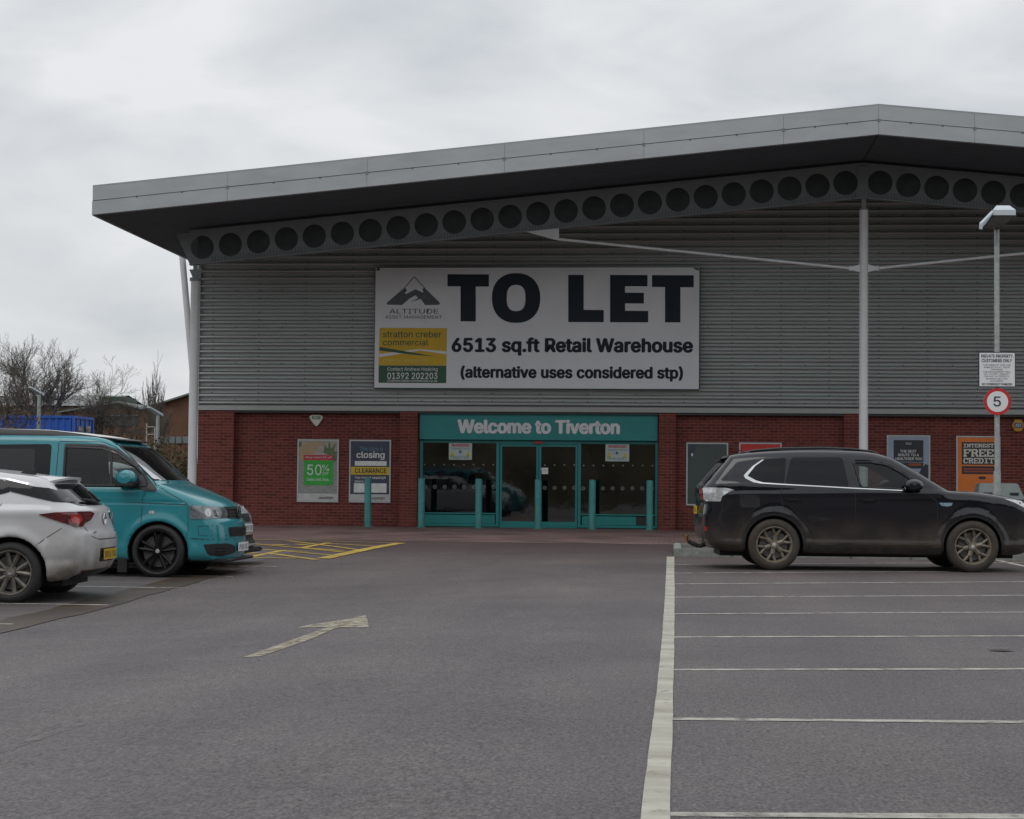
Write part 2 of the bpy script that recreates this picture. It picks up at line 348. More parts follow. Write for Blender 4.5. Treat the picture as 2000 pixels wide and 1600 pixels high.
# block paving in front of the shop
def paver_mat():
    m = bpy.data.materials.new('block_paving'); m.use_nodes = True; t = m.node_tree; n = t.nodes.new; l = t.links.new; p = t.nodes['Principled BSDF']
    co = n('ShaderNodeTexCoord'); b = n('ShaderNodeTexBrick'); b.inputs['Scale'].default_value = 1; b.inputs['Brick Width'].default_value = .2; b.inputs['Row Height'].default_value = .1
    b.inputs['Mortar Size'].default_value = .008; b.inputs['Color1'].default_value = (.20, .112, .096, 1); b.inputs['Color2'].default_value = (.135, .088, .082, 1); b.inputs['Mortar'].default_value = (.05, .04, .035, 1)
    l(co.outputs['Object'], b.inputs[0])
    no = n('ShaderNodeTexNoise'); no.inputs['Scale'].default_value = .9; no.inputs['Detail'].default_value = 8; l(co.outputs['Object'], no.inputs[0])
    r = n('ShaderNodeValToRGB'); e = r.color_ramp.elements; e[0].position = .3; e[0].color = (.55, .53, .52, 1); e[1].position = .7; e[1].color = (1.4, 1.48, 1.55, 1); l(no.outputs[0], r.inputs[0])
    x = n('ShaderNodeMix'); x.data_type = 'RGBA'; x.blend_type = 'MULTIPLY'; x.inputs[0].default_value = 1; l(b.outputs[0], x.inputs[6]); l(r.outputs[0], x.inputs[7]); l(x.outputs[2], p.inputs['Base Color'])
    p.inputs['Roughness'].default_value = .55
    bp = n('ShaderNodeBump'); bp.inputs['Strength'].default_value = .5; bp.inputs['Distance'].default_value = .006; l(b.outputs['Fac'], bp.inputs['Height']); bp.invert = True; l(bp.outputs[0], p.inputs['Normal'])
    return m
YW = 46.58          # brick wall face
XL = W(390, 900, YW).x      # left corner of the shop
m_pave = paver_mat()
mb = MB(); mb.box((-16, 34.4, -.05), (30, YW+.3, .006)); tag(mb.build('block_pavement', m_pave), kind='structure')
# painted lines
def pline(a, b, wd, m, name='parking_line', wob=.006, dz=.003):
    a = Vector(a[:2]); b = Vector(b[:2]); k = max(2, int((b-a).length/.35)); pts = [a.lerp(b, i/k) for i in range(k+1)]
    d = (b-a).normalized(); q = Vector((-d.y, d.x))*wd/2
    P = wig([tuple(p+q) for p in pts], wob)+wig([tuple(p-q) for p in pts[::-1]], wob)
    return sheet(name, P, dz, m, 2.)
m_edge = mat('thick_edge_line', (.27, .25, .20), .85, 0, 3.4, c2=(.55, .54, .46), detail=9, bump=.4, bscale=60, stretch=(.3, 1, 1), worn=(7, .26, .42))
lft = [(1302.5, 1088), (1299, 1160), (1293, 1245), (1284.5, 1330), (1277, 1397), (1263.5, 1499), (1250.6, 1600)]
rgt = [(1317, 1088), (1317.8, 1160), (1317, 1245), (1315.6, 1330), (1314, 1397), (1311, 1499), (1308.7, 1600)]
Lp = [G(*p).xy for p in lft]; Rp = [G(*p).xy for p in rgt]
def dens(P, a=.012):
    o = []
    for p, q in zip(P, P[1:]):
        k = max(1, int((q-p).length/.25)); o += [p.lerp(q, i/k)+Vector((random.uniform(-a, a), 0)) for i in range(k)]
    return o+[P[-1]]
Lp.append(Vector((Lp[-1].x, 1.0))); Rp.append(Vector((Rp[-1].x, 1.0)))
Lp = dens(Lp, .002); Rp = dens(Rp, .002)
sheet('edge_line', [tuple(p) for p in Lp]+[tuple(p) for p in Rp[::-1]], .005, m_edge, 5)
for k, (ya, yb) in enumerate(((1592, 1596), (1405, 1411), (1309, 1307.5), (1245, 1243), (1199.5, 1196.5), (1167, 1163.5), (1141, 1137), (1120, 1116), (1103, 1099))):
    p = G(1318, ya).xy; q = G(1950, yb).xy; pline(p-(q-p).normalized()*.03, p+(q-p).normalized()*10, .088, m_line)
for u, v in ((543, 1107.5), (458, 1127), (355, 1149.5), (215, 1183), (30, 1220.5)):
    p = G(u, v); pline((p.x-.02, p.y), (p.x-5.0, p.y), .075, m_line, wob=.004, dz=.007)
p = G(1945, 1094); q = G(2000, 1106); d = (q-p).xy; pline(p.xy, tuple(p.xy+d*3), .1, m_line)
arrow = [(475, 1284.5), (508, 1283), (560, 1266), (610, 1248), (655, 1228), (668, 1226), (720, 1226.5), (718, 1212), (714, 1202), (680, 1210), (642, 1216), (605, 1221), (580, 1227), (612, 1226.5), (641, 1225.5), (600, 1240), (545, 1260), (500, 1276)]
m_arrow = mat('worn_arrow_paint', (.24, .19, .12), .85, 0, 9, c2=(.46, .44, .36), detail=8, worn=(14, .34, .54))
sheet('painted_arrow', [tuple(G(*p).xy) for p in arrow], .004, m_arrow, .3)
Z6 = lambda a, b: (440+a/4.348, 1040+b/4.348)
for a, b, wd in (((180, 62), (1470, 93), .1), ((1490, 94), (835, 226), .22), ((150, 225), (500, 155), .13), ((640, 137), (880, 92), .13), ((380, 182), (775, 236), .13),
                 ((240, 140), (900, 196), .1), ((240, 100), (1010, 172), .1), ((530, 76), (1130, 152), .1), ((860, 97), (1320, 124), .1), ((200, 218), (600, 224), .1), ((620, 130), (1000, 160), .1), ((410, 106), (520, 112), .2), ((620, 103), (695, 110), .2), ((180, 178), (275, 180), .3), ((470, 160), (700, 165), .1)):
    p, q = G(*Z6(*a)), G(*Z6(*b)); pline(p.xy, q.xy, wd, m_yel, 'yellow_hatch_line', .004, .008+.0004*(a[0] % 7))
pf, qf = G(-40, 1482), G(158, 1414); pline(pf.xy, qf.xy, .07, mat('ghost_line', (.2, .19, .19), .8, 0, 9, c2=(.25, .245, .24), worn=(6, .42, .75)), 'faded_line')
pline((-4.3, 39.2), (-3.75, 39.2), .07, m_line, 'painted_dash', dz=.010)
# patch seams / stains
for u, v in ((1955, 1272),):
    p = G(u, v); sheet('tar_patch', [(p.x+.085*math.cos(t)*(1+.2*math.sin(3*t)), p.y+.05*math.sin(t)) for t in np.linspace(0, 6.1, 14)], .010, mat('tar', (.02, .02, .02), .4), .5)

# ---------------------------------------------------------------- kerbed island on the right
k0 = G(1313, 1087)
isl = MB(); isl.box((k0.x+.12, k0.y+.12, -.05), (12, k0.y+2.6, .095)); tag(isl.build('kerb_island', mat('island_gravel', (.085, .07, .06), .95, .3, 25, bump=.5)), kind='structure')
kp = bpy.data.objects['kerb_island']
kb = MB().box((0, 0, -.04), (.905, .125, .125)); ks = kb.build('kerbstone', m_conc, kp, bevel=.015); ks.location = (k0.x+.02, k0.y, 0)
for i in range(1, 13):
    c = ks.copy(); col.objects.link(c); c.parent = kp; c.location = (k0.x+.02+.915*i, k0.y+random.uniform(-.006, .006), random.uniform(-.004, .004))
for i in range(3):
    c = ks.copy(); col.objects.link(c); c.parent = kp; c.rotation_euler = (0, 0, math.pi/2); c.location = (k0.x+.145, k0.y+.14+.915*i, 0)
for i in range(13):
    c = ks.copy(); col.objects.link(c); c.parent = kp; c.location = (k0.x+.15+.915*i, k0.y+2.62, 0)
# ---------------------------------------------------------------- shop building
B = empty('retail_warehouse', (0, YW, 0)); tag(B, 'retail warehouse with red brick base, grey ribbed cladding, teal entrance and wide canopy roof', 'building')
B.location = (0, 0, 0)
XR = 9.6+13
zfl = 3.0                              # underside of the flashing
YC = YW-.12                            # cladding plane
BRICKS = []
def bricks(x0, x1, z0, z1, y, rnd_shift=0):
    nrow = int(round((z1-z0)/.075))
    for r in range(nrow):
        z = z0+r*.075; xx = x0-(.1125 if r % 2 else 0)
        while xx < x1-.01:
            a = max(xx, x0); b = min(xx+.225, x1)
            if b-a > .03: BRICKS.append((a+.006, b-.007, y, z+.005, z+.066))
            xx += .225
def ret(x, y0, y1, z0, z1, side):      # side return of a pier
    nrow = int(round((z1-z0)/.075))
    for r in range(nrow): BR_RET.append((x, y0, y1, z0+r*.075+.005, z0+r*.075+.066, side))
BR_RET = []
Px = lambda u: W(u, 900, YW).x
Pf = lambda u: W(u, 900, YW-.22).x
ent0, ent1 = Px(819), Px(1285)
piers = [(XL, Pf(456)), (Pf(780), Pf(815)), (Pf(1286), Pf(1320)), (Pf(1648), Pf(1680)), (Pf(2030), Pf(2065)), (Pf(2420), Pf(2455)), (20.9, 21.6)]
YP = YW-.22
mw = MB()
for a, b in ((XL, ent0), (ent1, 21.6)):
    mw.box((a+.01, YW, -.02), (b-.01, YW+.3, 3.08))
for a, b in piers: mw.box((a+.008, YP+.004, -.02), (b-.012, YW+.1, 3.04))
mw.build('mortar_bed', m_mortar, B)
for i, (a, b) in enumerate(piers): bricks(a, b, .0, 3.0, YP)
edges = [XL]+[e for p in piers for e in p]+[21.6]
for i in range(len(piers)-1):
    a, b = piers[i][1], piers[i+1][0]
    if abs(a-piers[1][1]) < 1e-6: continue     # entrance bay
    bricks(a, b, 0, 3.0, YW-.004)
for i, (a, b) in enumerate(piers):
    ret(b, YP, YW, 0, 3., 1); ret(a, YP, YW, 0, 3., -1)
# the largest-showing bricks one by one, the rest joined
def brick_box(x0, x1, y, z0, z1, d=.03): return ((x0, y, z0), (x1, y+d, z1))
cand = sorted(BRICKS, key=lambda b: (0 if b[2] == YP else 1, abs(b[0]-b[1]) < .2, abs((b[0]+b[1])/2-(-6.6)) if b[2] == YP else abs(b[0]+8)))
vis = [b for b in cand if b[0] > -12.6 and b[1] < 9.4 and b[3] > .2 and b[1]-b[0] > .2]
own = vis[:297]; ownset = set(id(b) for b in own)
bm0 = MB().box((0, 0, 0), (.212, .03, .061)); bme = None
for b in own:
    if bme is None:
        o = bm0.build('brick', m_brick, B); bme = o.data
    else: o = link('brick', bme, None, B)
    o.location = (b[0], b[2], b[3])
rest = MB()
for b in BRICKS:
    if id(b) in ownset: continue
    x0, x1, y, z0, z1 = b; j = random.uniform(-.0015, .0015)
    rest.add([(x0, y+j, z0), (x1, y+j, z0), (x1, y+j, z1), (x0, y+j, z1), (x0, y+.03, z0), (x1, y+.03, z0), (x1, y+.03, z1), (x0, y+.03, z1)], [(0, 1, 2, 3), (3, 2, 6, 7), (1, 5, 6, 2), (4, 0, 3, 7), (4, 5, 1, 0)])
for x, y0, y1, z0, z1, s in BR_RET:
    rest.box((min(x, x-s*.03)+.001*s, y0+.002, z0), (max(x, x-s*.03)+.001*s, y1-.02, z1))
tag(rest.build('brickwork', m_brick, B, fix=False), kind='stuff')
# left side wall of the building, back
sw = MB(); sw.box((XL+.02, YW+.31, 0), (XL+.3, 84, 7.0)); sw.box((21.3, YW+.31, 0), (21.6, 84, 7.0)); sw.box((XL+.31, 83.7, 0), (21.29, 84, 7)); sw.build('side_wall', m_clad, B)
# ribbed cladding
p_ = .19
def cladprof(z0, z1):
    o = []; z = z0
    while z < z1-.01:
        o += [(z, .0), (z+.036, .0), (z+.040, -.095), (z+.052, -.118), (z+.070, -.124), (z+.090, -.114), (z+.098, -.0), (z+.128, .0), (z+.132, -.062), (z+.142, -.070), (z+.153, -.062), (z+.158, .0)]
        z += p_
    o.append((z, 0)); return o
YT = 42.9; YF = 39.6                  # beam plane, fascia plane
XRG = W(1716, 263, YF).x              # ridge
def roofz(x, z_r, sl): return z_r-abs(x-XRG)*sl
zf_r = W(1716, 263, YF).z; zf_l = W(180, 420, YF); SL = (zf_r-zf_l.z)/(XRG-zf_l.x)
def clad_top(x): return roofz(x, zf_r, SL)+.35
xs = [XL, XL+5.9, XL+11.8, XL+17.7, 11.4, 16.5, 21.6]
rows = 5
zc0 = zfl+.09
for a, b in zip(xs, xs[1:]):
    z = zc0
    while z < clad_top(XRG):
        z1 = z+p_*rows; pr = cladprof(z, z1)
        if z > max(clad_top(a), clad_top(b)) and not (a < XRG < b): break
        ms = MB(); n = len(pr)
        ms.v = [(a+.004, YC+d, zz) for zz, d in pr]+[(b+.004, YC+d, zz) for zz, d in pr]
        ms.f = [(i, i+n, i+n+1, i+1) for i in range(n-1)]
        # trim under the roof slope
        me = bpy.data.meshes.new('cladding_sheet'); me.from_pydata(ms.v, [], ms.f); bm = bmesh.new(); bm.from_mesh(me)
        for s in (-1, 1):
            nrm = Vector((s*SL, 0, 1)).normalized(); bmesh.ops.bisect_plane(bm, geom=bm.verts[:]+bm.edges[:]+bm.faces[:], plane_co=(XRG, YC, zf_r+.5), plane_no=nrm, clear_outer=True)
        nf = len(bm.faces); bm.to_mesh(me); bm.free()
        if nf: link('cladding_sheet', me, m_clad, B)
        z = z1
sc_ = MB()
for r in range(0, 34):
    z = zc0+r*p_+.144
    stepx = 1.22 if r % 5 else .61
    x = XL+.35
    while x < 10:
        if z < clad_top(x)-.1: sc_.box((x-.012, YC-.078, z-.014), (x+.012, YC-.050, z+.012))
        x += stepx
sc_.build('screw_head', m_blackp, B, fix=False)['kind'] = 'stuff'
MB().box((XL-.04, YC-.14, zfl+.0), (21.7, YC+.30, zfl+.035)).box((XL-.04, YC-.145, zfl-.035), (21.7, YC-.125, zfl+.085)).build('flashing', m_flash, B)
MB().box((XL-.06, YC-.13, zfl+.085), (XL+.012, YC+.3, 7.0)).build('corner_trim', m_flash, B)
# drip shadow gap soffit board under flashing
MB().box((XL+.02, YW-.21, zfl-.09), (21.6, YW+.02, zfl-.04)).build('soffit_board', mat('dark_board', (.06, .065, .065), .7), B)
# canopy roof
XE = zf_l.x; XE2 = XRG+(XRG-XE)
fasc_px = [178, 445, 717, 985, 1257, 1530, 1716, 1909, 2150]
hF = .63
def zr(x): return roofz(x, zf_r, SL)
fx = [XE]+[W(u, 350, YF).x for u in fasc_px[1:6]]+[XRG]+[XRG+(XRG-W(u, 350, YF).x) for u in (1530, 1257, 985, 717, 445)]+[XE2]
for a, b in zip(fx, fx[1:]):
    for lo, hi, yy in ((0, .305, YF-.03), (.325, hF, YF)):
        pts = [(a+.002, zr(a)+lo), (b-.002, zr(b)+lo), (b-.002, zr(b)+hi), (a+.002, zr(a)+hi)]
        MB().prism(pts, yy, yy+.12).build('fascia_panel', m_fascia, B, bevel=.003)
mgap = MB()
for a, b in ((XE, XRG), (XRG, XE2)): mgap.prism([(a, zr(a)+.02), (b, zr(b)+.02), (b, zr(b)+hF-.03), (a, zr(a)+hF-.03)], YF+.06, YF+.16)
mgap.build('fascia_backing', m_blackp, B)
# rivets and joint straps
for a, b in zip(fx[:8], fx[1:9]):
    for t in (.333, .667): x = a+(b-a)*t; MB().box((x-.02, YF-.036, zr(x)+.285), (x+.02, YF-.0, zr(x)+.325)).build('fascia_rivet', m_soffit, B)
    MB().box((b-.035, YF-.036, zr(b)+.27), (b+.035, YF-.0, zr(b)+.34)).build('joint_cover', mat('joint_grey', (.17, .185, .19), .6), B)
ms = MB()   # roof sheet on top, soffit below
for a, b in ((XE, XRG), (XRG, XE2)):
    ms.prism([(a, zr(a)+hF-.02), (b, zr(b)+hF-.02), (b, zr(b)+hF+.04), (a, zr(a)+hF+.04)], YF+.002, 84)
ms.build('roof_sheet', m_roof, B)
for a, b in ((XE, XRG), (XRG, XE2)):
    k = 22
    for i in range(k):
        y0 = YF+.18+i*.35; y1 = y0+.335
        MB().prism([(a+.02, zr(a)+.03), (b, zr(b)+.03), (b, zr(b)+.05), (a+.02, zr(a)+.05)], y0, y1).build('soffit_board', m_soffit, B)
ms = MB()
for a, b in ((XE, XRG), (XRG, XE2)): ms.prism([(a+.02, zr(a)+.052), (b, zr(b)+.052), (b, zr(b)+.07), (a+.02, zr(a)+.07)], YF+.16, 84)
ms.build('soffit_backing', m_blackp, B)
MB().prism([(YF+.10, zr(XE)), (84, zr(XE)), (84, zr(XE)+.5), (YF+.10, zr(XE)+.62)], XE-.03, XE+.02, plane='yz').build('eaves_trim', m_fascia, B)
# cellular beam in front of the cladding
bx0 = W(352, 490, YT).x; zt_r = W(1689, 322, YT).z; bh = W(1689, 322, YT).z-W(1689, 386, YT).z
def zt(x): return zt_r-abs(x-XRG)*SL
hc = [(W(403+54.3*i, 0, YT).x) for i in range(24)]
def hole_beam(x0, x1, centres, rad, name):
    m = MB(); y = YT; half = []
    for i, c in enumerate(centres):
        a = x0 if i == 0 else (centres[i-1]+c)/2; b = x1 if i == len(centres)-1 else (centres[i+1]+c)/2
        zc = zt(c)-bh*.5; n = 40
        ring = [(c+rad*math.cos(t), zc+rad*math.sin(t)) for t in [2*math.pi*k/n for k in range(n)]]
        outr = []
        for k in range(n):
            t = 2*math.pi*k/n; dx, dz = math.cos(t), math.sin(t); s = 1e9
            if dx > 1e-6: s = min(s, (b-c)/dx)
            if dx < -1e-6: s = min(s, (a-c)/dx)
            for s_ in np.linspace(.2, 3, 57):
                xx = c+dx*s_; zz = zc+dz*s_
                if zz > zt(xx) or zz < zt(xx)-bh: s = min(s, s_); break
            outr.append((c+dx*s, zc+dz*s))
        v = [(p[0], y, p[1]) for p in ring]+[(p[0], y, p[1]) for p in outr]+[(p[0], y+.02, p[1]) for p in ring]
        m.add(v, [(k, (k+1) % n, (k+1) % n+n, k+n) for k in range(n)]+[(k, k+2*n, (k+1) % n+2*n, (k+1) % n) for k in range(n)])
        # corners
        for (cx, s0) in ((a, -1), (b, 1)):
            for top in (0, 1):
                q = [p for p in outr if (p[0]-c)*s0 > 0 and ((p[1] > zc) == bool(top))]
                if len(q) < 2: continue
                e1 = min(q, key=lambda p: abs(p[0]-cx)*5+(-(p[1]) if top else p[1])); zz = zt(cx) if top else zt(cx)-bh
                e2 = min(q, key=lambda p: abs(p[1]-(zt(p[0]) if top else zt(p[0])-bh))*20-(p[0]-c)*s0)
                m.add([(e1[0], y+.001, e1[1]), (cx, y+.001, zz), (e2[0], y+.001, e2[1])], [(0, 1, 2)])
    return m
rad = .285
hb = hole_beam(bx0+.27, XRG-.12, hc, rad, 'a'); hb.prism([(bx0-.1, zt(bx0-.1)), (bx0+.27, zt(bx0+.27)), (bx0+.27, zt(bx0+.27)-bh), (bx0+.24, zt(bx0+.24)-bh)], YT, YT+.02)
hb.build('cellular_beam', m_dsteel, B)
hb2 = hole_beam(XRG+.12, 2*XRG-bx0-.27, [2*XRG-c for c in hc[::-1]], rad, 'b'); hb2.build('cellular_beam', m_dsteel, B)
fl_ = MB()
for s in (-1, 1):
    xa = bx0+.25 if s < 0 else 2*XRG-bx0-.25
    for dz, hh in ((0, .03), (-bh-.025, .025)):
        fl_.prism([(xa, zt(xa)+dz), (XRG, zt(XRG)+dz), (XRG, zt(XRG)+dz+hh), (xa, zt(xa)+dz+hh)], YT-.09, YT+.11)
fl_.build('beam_flange', m_dsteel, B)
for a, b in ((bx0+.3, XRG-.01), (XRG+.01, 2*XRG-bx0-.3)):  # added dark boards behind the beam holes, standing in for shade there
    MB().prism([(a, zt(a)+.02), (b, zt(b)+.02), (b, zt(b)-bh+.10), (a, zt(a)-bh+.10)], YT+.45, YT+.50).build('hole_shade_board', mat('hole_shade_dark', (.09, .105, .11), .8, .15, 3), B)
mesh_ = MB()     # bird mesh wires along the lower beam edge
x = bx0+.8
while x < 9.8:
    mesh_.box((x-.004, YT-.012, zt(x)-bh), (x+.004, YT-.004, zt(x)-bh*.80)); x += .075
mesh_.build('bird_mesh', mat('mesh_wire', (.1, .11, .11), .6), B, fix=False)['kind'] = 'stuff'
st = MB()
for s in (-1, 1): st.box((XRG+s*.06-.06, YT-.02+.001*s, zt_r-bh-.03), (XRG+s*.06+.06, YT+.1, zt_r-.02))
st.build('ridge_plate', m_dsteel, B)
# columns and tension rods
XCR = W(1687, 520, YT).x; zc_top = W(1688, 411, YT).z
def column(x, z1, r=.105):
    c = MB().tube((x, YT, 0), (x, YT, z1), r, n=24).build('steel_column', m_steel, B, smooth=True)
    MB().box((x-.09, YT-.09, z1), (x+.09, YT+.09, z1+.03)).box((x-.05, YT-.03, z1+.03), (x+.05, YT+.03, z1+.36)).build('column_head', m_dsteel, B)
    return c
column(XCR, zc_top); XCL = W(379, 700, YT).x; column(XCL, W(380, 545, YT).z)
bk = MB(); zb = W(380, 545, YT).z
bk.prism([(XCL-.15, zb+.23), (XCL+.19, zb+.23), (XCL+.06, zb+.02), (XCL-.06, zb+.02)], YT-.02, YT+.02).tube((XCL, YT, zb-.05), (XCL, YT, zb+.02), .135, n=20)
bk.build('column_bracket', m_dsteel, B)
zr_ = W(1687, 525, YT).z
for s in (-1, 1):
    a = W(1092, 468, YT); a = Vector((XCR+s*(XCR-a.x), YT-.05, a.z)); b = Vector((XCR+s*.30, YT-.05, zr_))
    MB().tube(a, b, .034, n=14).build('tension_rod', m_steel, B, smooth=True)
    MB().prism([(XCR+s*.09, zr_-.09), (XCR+s*.09, zr_+.10), (XCR+s*.26, zr_+.045), (XCR+s*.34, zr_+.055), (XCR+s*.34, zr_-.055), (XCR+s*.26, zr_-.045)], YT-.07, YT-.04).build('rod_bracket', m_steel, B)
    c = a.x; MB().prism([(c+s*.80, zt(c+s*.80)-bh-.02), (c, zt(c)-bh-.02), (c, a.z-.03), (c+s*.15, a.z-.0)], YT-.07, YT-.035).build('rod_bracket', m_steel, B)
# side strut and drain pipe at the left corner
a = W(357, 512, YW+1.6); b = W(372, 680, YW+1.6)
MB().box((0, 0, 0), (.001, .001, .001))
MB().tube(a+(a-b)*.12, b+(b-a)*1.5, .085, n=16).build('side_strut', m_steel, B, smooth=True)
xd = W(388, 900, YW-.1).x-.10
dp = MB().tube((xd, YW-.12, .05), (xd, YW-.12, 2.92), .045, n=14)
dp.build('drain_pipe', m_steel, B, smooth=True)
for z in (.6, 1.6, 2.6): MB().tube((xd, YW-.12, z-.03), (xd, YW-.12, z+.03), .058, n=14).box((xd, YW-.14, z-.02), (xd+.16, YW-.1, z+.02)).build('pipe_clip', m_steel, B)
# hopper wire
# ---------------------------------------------------------------- entrance
YE = YW+.06
def fr(u0, v0, u1, v1, y=YE, th=.08, name='frame_bar', m=m_teal): return rect_px(name, u0, v0, u1, v1, y, th, m, B)
E0, E1 = 820, 1285
MB().box((ent0+.01, YW-.10, W(1050, 860, YW).z), (ent1-.01, YW+.12, zfl-.04)).build('entrance_sign', m_teal, B, bevel=.006)
es = bpy.data.objects['entrance_sign']
text_px('lettering', 'Welcome to Tiverton', 893, 820.5, 1211, 846.5, YW-.104, mat('pale_lettering', (.66, .66, .70), .5), es, bold=.045)
zb0 = .0
def bar(u0, u1, z0, z1, y=YE, th=.07, name='frame_bar', m=m_teal):
    return MB().box((Px(u0), y, z0), (Px(u1), y+th, z1)).build(name, m, B, bevel=.004)
zt1 = W(1050, 861, YE).z
bar(820, 825.5, .02, zt1, YE-.06, .14); bar(1280, 1285, .02, zt1, YE-.06, .14)
bar(969, 975, .02, zt1, YE-.03, .11); bar(1129, 1134.5, .02, zt1, YE-.03, .11)
bar(825.5, 969, zt1-.07, zt1); bar(975, 1129, zt1-.09, zt1, YE-.02, .09); bar(1134.5, 1280, zt1-.07, zt1)
zlp = W(900, 1004, YE).z
bar(825.5, 969, zlp, zlp+.035, YE-.02, .09); bar(1134.5, 1280, zlp, zlp+.035, YE-.02, .09)
bar(828, 967, .09, zlp-.02, YE+.01, .04, 'kick_panel'); bar(1137, 1243, .09, zlp-.02, YE+.01, .04, 'kick_panel')
bar(1243, 1279, .09, zlp-.02, YE+.03, .03, 'broken_kick_panel', m_blackp)
bar(825.5, 969, .02, .085, YE-.02, .09); bar(1134.5, 1280, .02, .085, YE-.02, .09)
# sliding doors
for a, b in ((976, 1051.5), (1052.5, 1128)):
    d = MB()
    for q in ((a, a+4.2, .05, zt1-.1), (b-4.2, b, .05, zt1-.1)): d.box((Px(q[0]), YE+.0, q[2]), (Px(q[1]), YE+.05, q[3]))
    d.box((Px(a+4.2), YE, .05), (Px(b-4.2), YE+.05, .16)).box((Px(a+4.2), YE, zt1-.15), (Px(b-4.2), YE+.05, zt1-.1))
    dd = d.build('sliding_door', m_teal, B)
    MB().box((Px(a+4), YE+.02, .15), (Px(b-4), YE+.03, zt1-.14)).build('door_glass', m_shopglass, dd)
bar(976, 1128, .0, .045, YE-.04, .12, 'threshold', m_teal)
bar(1042, 1060, zt1-.07, zt1-.015, YE-.07, .04, 'door_sensor', mat('red_plastic', (.45, .02, .02), .4))
MB().tube((Px(1057.5), YE-.03, W(1057, 917, YE).z), (Px(1057.5), YE-.005, W(1057, 917, YE).z), .025, n=12).build('door_lock', m_alu, B)
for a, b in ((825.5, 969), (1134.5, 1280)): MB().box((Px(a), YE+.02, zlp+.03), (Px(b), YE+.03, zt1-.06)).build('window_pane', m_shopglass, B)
# safety dots on the glass
dm = mat('frosted_dot', (.17, .19, .185), .8)
dots = []
def dot(u, v, r, ring=False):
    p = W(u, v, YE+.012); m = MB()
    if ring:
        n = 16; vv = []
        for rr in (r, r*.62):
            vv += [(p.x+rr*math.cos(t), p.y, p.z+rr*math.sin(t)) for t in [6.2832*i/n for i in range(n)]]
        m.add(vv, [(i, (i+1) % n, (i+1) % n+n, i+n) for i in range(n)]); m.tube((p.x, p.y+.001, p.z), (p.x, p.y, p.z), r*.3, n=10)
    else: m.tube((p.x, p.y+.001, p.z), (p.x, p.y, p.z), r, n=12)
    return m.build('safety_dot', dm, B)
for i, u in enumerate(np.arange(829, 966, 19.2)): dot(u, 906+.01*u*.2, .022); dot(u+1, 951, .05, True)
for i, u in enumerate(np.arange(1064, 1127, 19.2)): dot(u, 908.5, .022); dot(u, 953, .05, True)
for i, u in enumerate(np.arange(1140, 1278, 19.2)): dot(u, 909.5, .022); dot(u-1, 954, .05, True)
# interior: floor, back wall, columns, and stacked stock
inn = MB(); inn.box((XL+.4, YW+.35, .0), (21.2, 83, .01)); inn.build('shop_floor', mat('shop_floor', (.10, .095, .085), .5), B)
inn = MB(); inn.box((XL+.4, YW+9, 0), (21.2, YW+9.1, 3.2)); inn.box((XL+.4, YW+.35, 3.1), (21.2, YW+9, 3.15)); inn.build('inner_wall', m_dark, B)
inn = MB()
for x, y in ((-5.5, 50), (-2.2, 51.5), (-.9, 49)): inn.box((x-.12, y-.12, 0), (x+.12, y+.12, 3.1))
inn.build('inner_post', m_blackp, B)
# notices
def framed(u0, v0, u1, v1, name, label, cat, group, mface, fw=.035, y=None, mfr=None):
    y = y if y is not None else YW-.05
    a = W(u0, v1, y); b = W(u1, v0, y)
    t = empty(name, ((a.x+b.x)/2, y, a.z)); tag(t, label, cat, group)
    f = MB(); x0, x1, z0, z1 = a.x, b.x, a.z, b.z
    f.box((x0, y, z0), (x1, y+.035, z0+fw)).box((x0, y, z1-fw), (x1, y+.035, z1)).box((x0, y, z0+fw), (x0+fw, y+.035, z1-fw)).box((x1-fw, y, z0+fw), (x1, y+.035, z1-fw))
    fo = f.build('frame', mfr or m_alu, t); fo.matrix_parent_inverse = t.matrix_world.inverted()
    p = MB().box((x0+fw, y+.012, z0+fw), (x1-fw, y+.03, z1-fw)).build('backing_sheet', mface, t)
    t['_y'] = y+.012
    return t, y+.012
def fixp(t):      # children were built in world space: keep them there
    for c in t.children: c.location = Vector(c.location)-Vector(t.location)
    if '_y' in t: del t['_y']
def fin(t):
    for c in t.children:
        c.matrix_parent_inverse = Matrix.Identity(4); c.location = -Vector(t.location)
    if '_y' in t: del t['_y']
GP = 'framed posters on the brick wall'
def photo_mat():
    return mat('floor_picture_print', (.30, .25, .17), .5, 0, 3.5, c2=(.42, .42, .40), stretch=(1, 1, 2.2), detail=8)
t, y = framed(579.5, 858.5, 662, 980.5, 'wall_poster', 'framed poster with green fifty percent off panel beside the navy closing poster', 'poster', GP, photo_mat())
m_leaf = mat('printed_leaves', (.04, .09, .05), .5, .4, 9, c2=(.15, .22, .10)); m_wood = mat('printed_wood', (.38, .29, .17), .5, .12, 12, stretch=(1, 1, 7)); m_grey = mat('printed_cushion', (.21, .215, .21), .5, .15, 7, stretch=(1, 1, 5), c2=(.33, .34, .33))
poly_px('printed_cushion', [(583, 898), (600, 890), (655, 893), (658.5, 905), (658.5, 964), (583, 964)], y-.002, .001, m_grey, t)
poly_px('printed_wood', [(583, 895), (585, 878), (598, 863), (626, 862), (620, 878), (606, 890), (592, 902)], y-.003, .001, m_wood, t)
for pts in ([(632, 884), (634, 868), (640, 876), (643, 861), (647, 876), (656, 866), (652, 880), (658.5, 884), (645, 890)], [(583, 862), (590, 864), (588, 872), (583, 874)], [(648, 890), (658, 882), (658, 900), (650, 902)]): poly_px('printed_leaf', pts, y-.004, .001, m_leaf, t)
rect_px('footer_strip', 582.5, 964.5, 659, 977.5, y-.003, .001, mat('footer_print', (.50, .52, .50), .5), t)
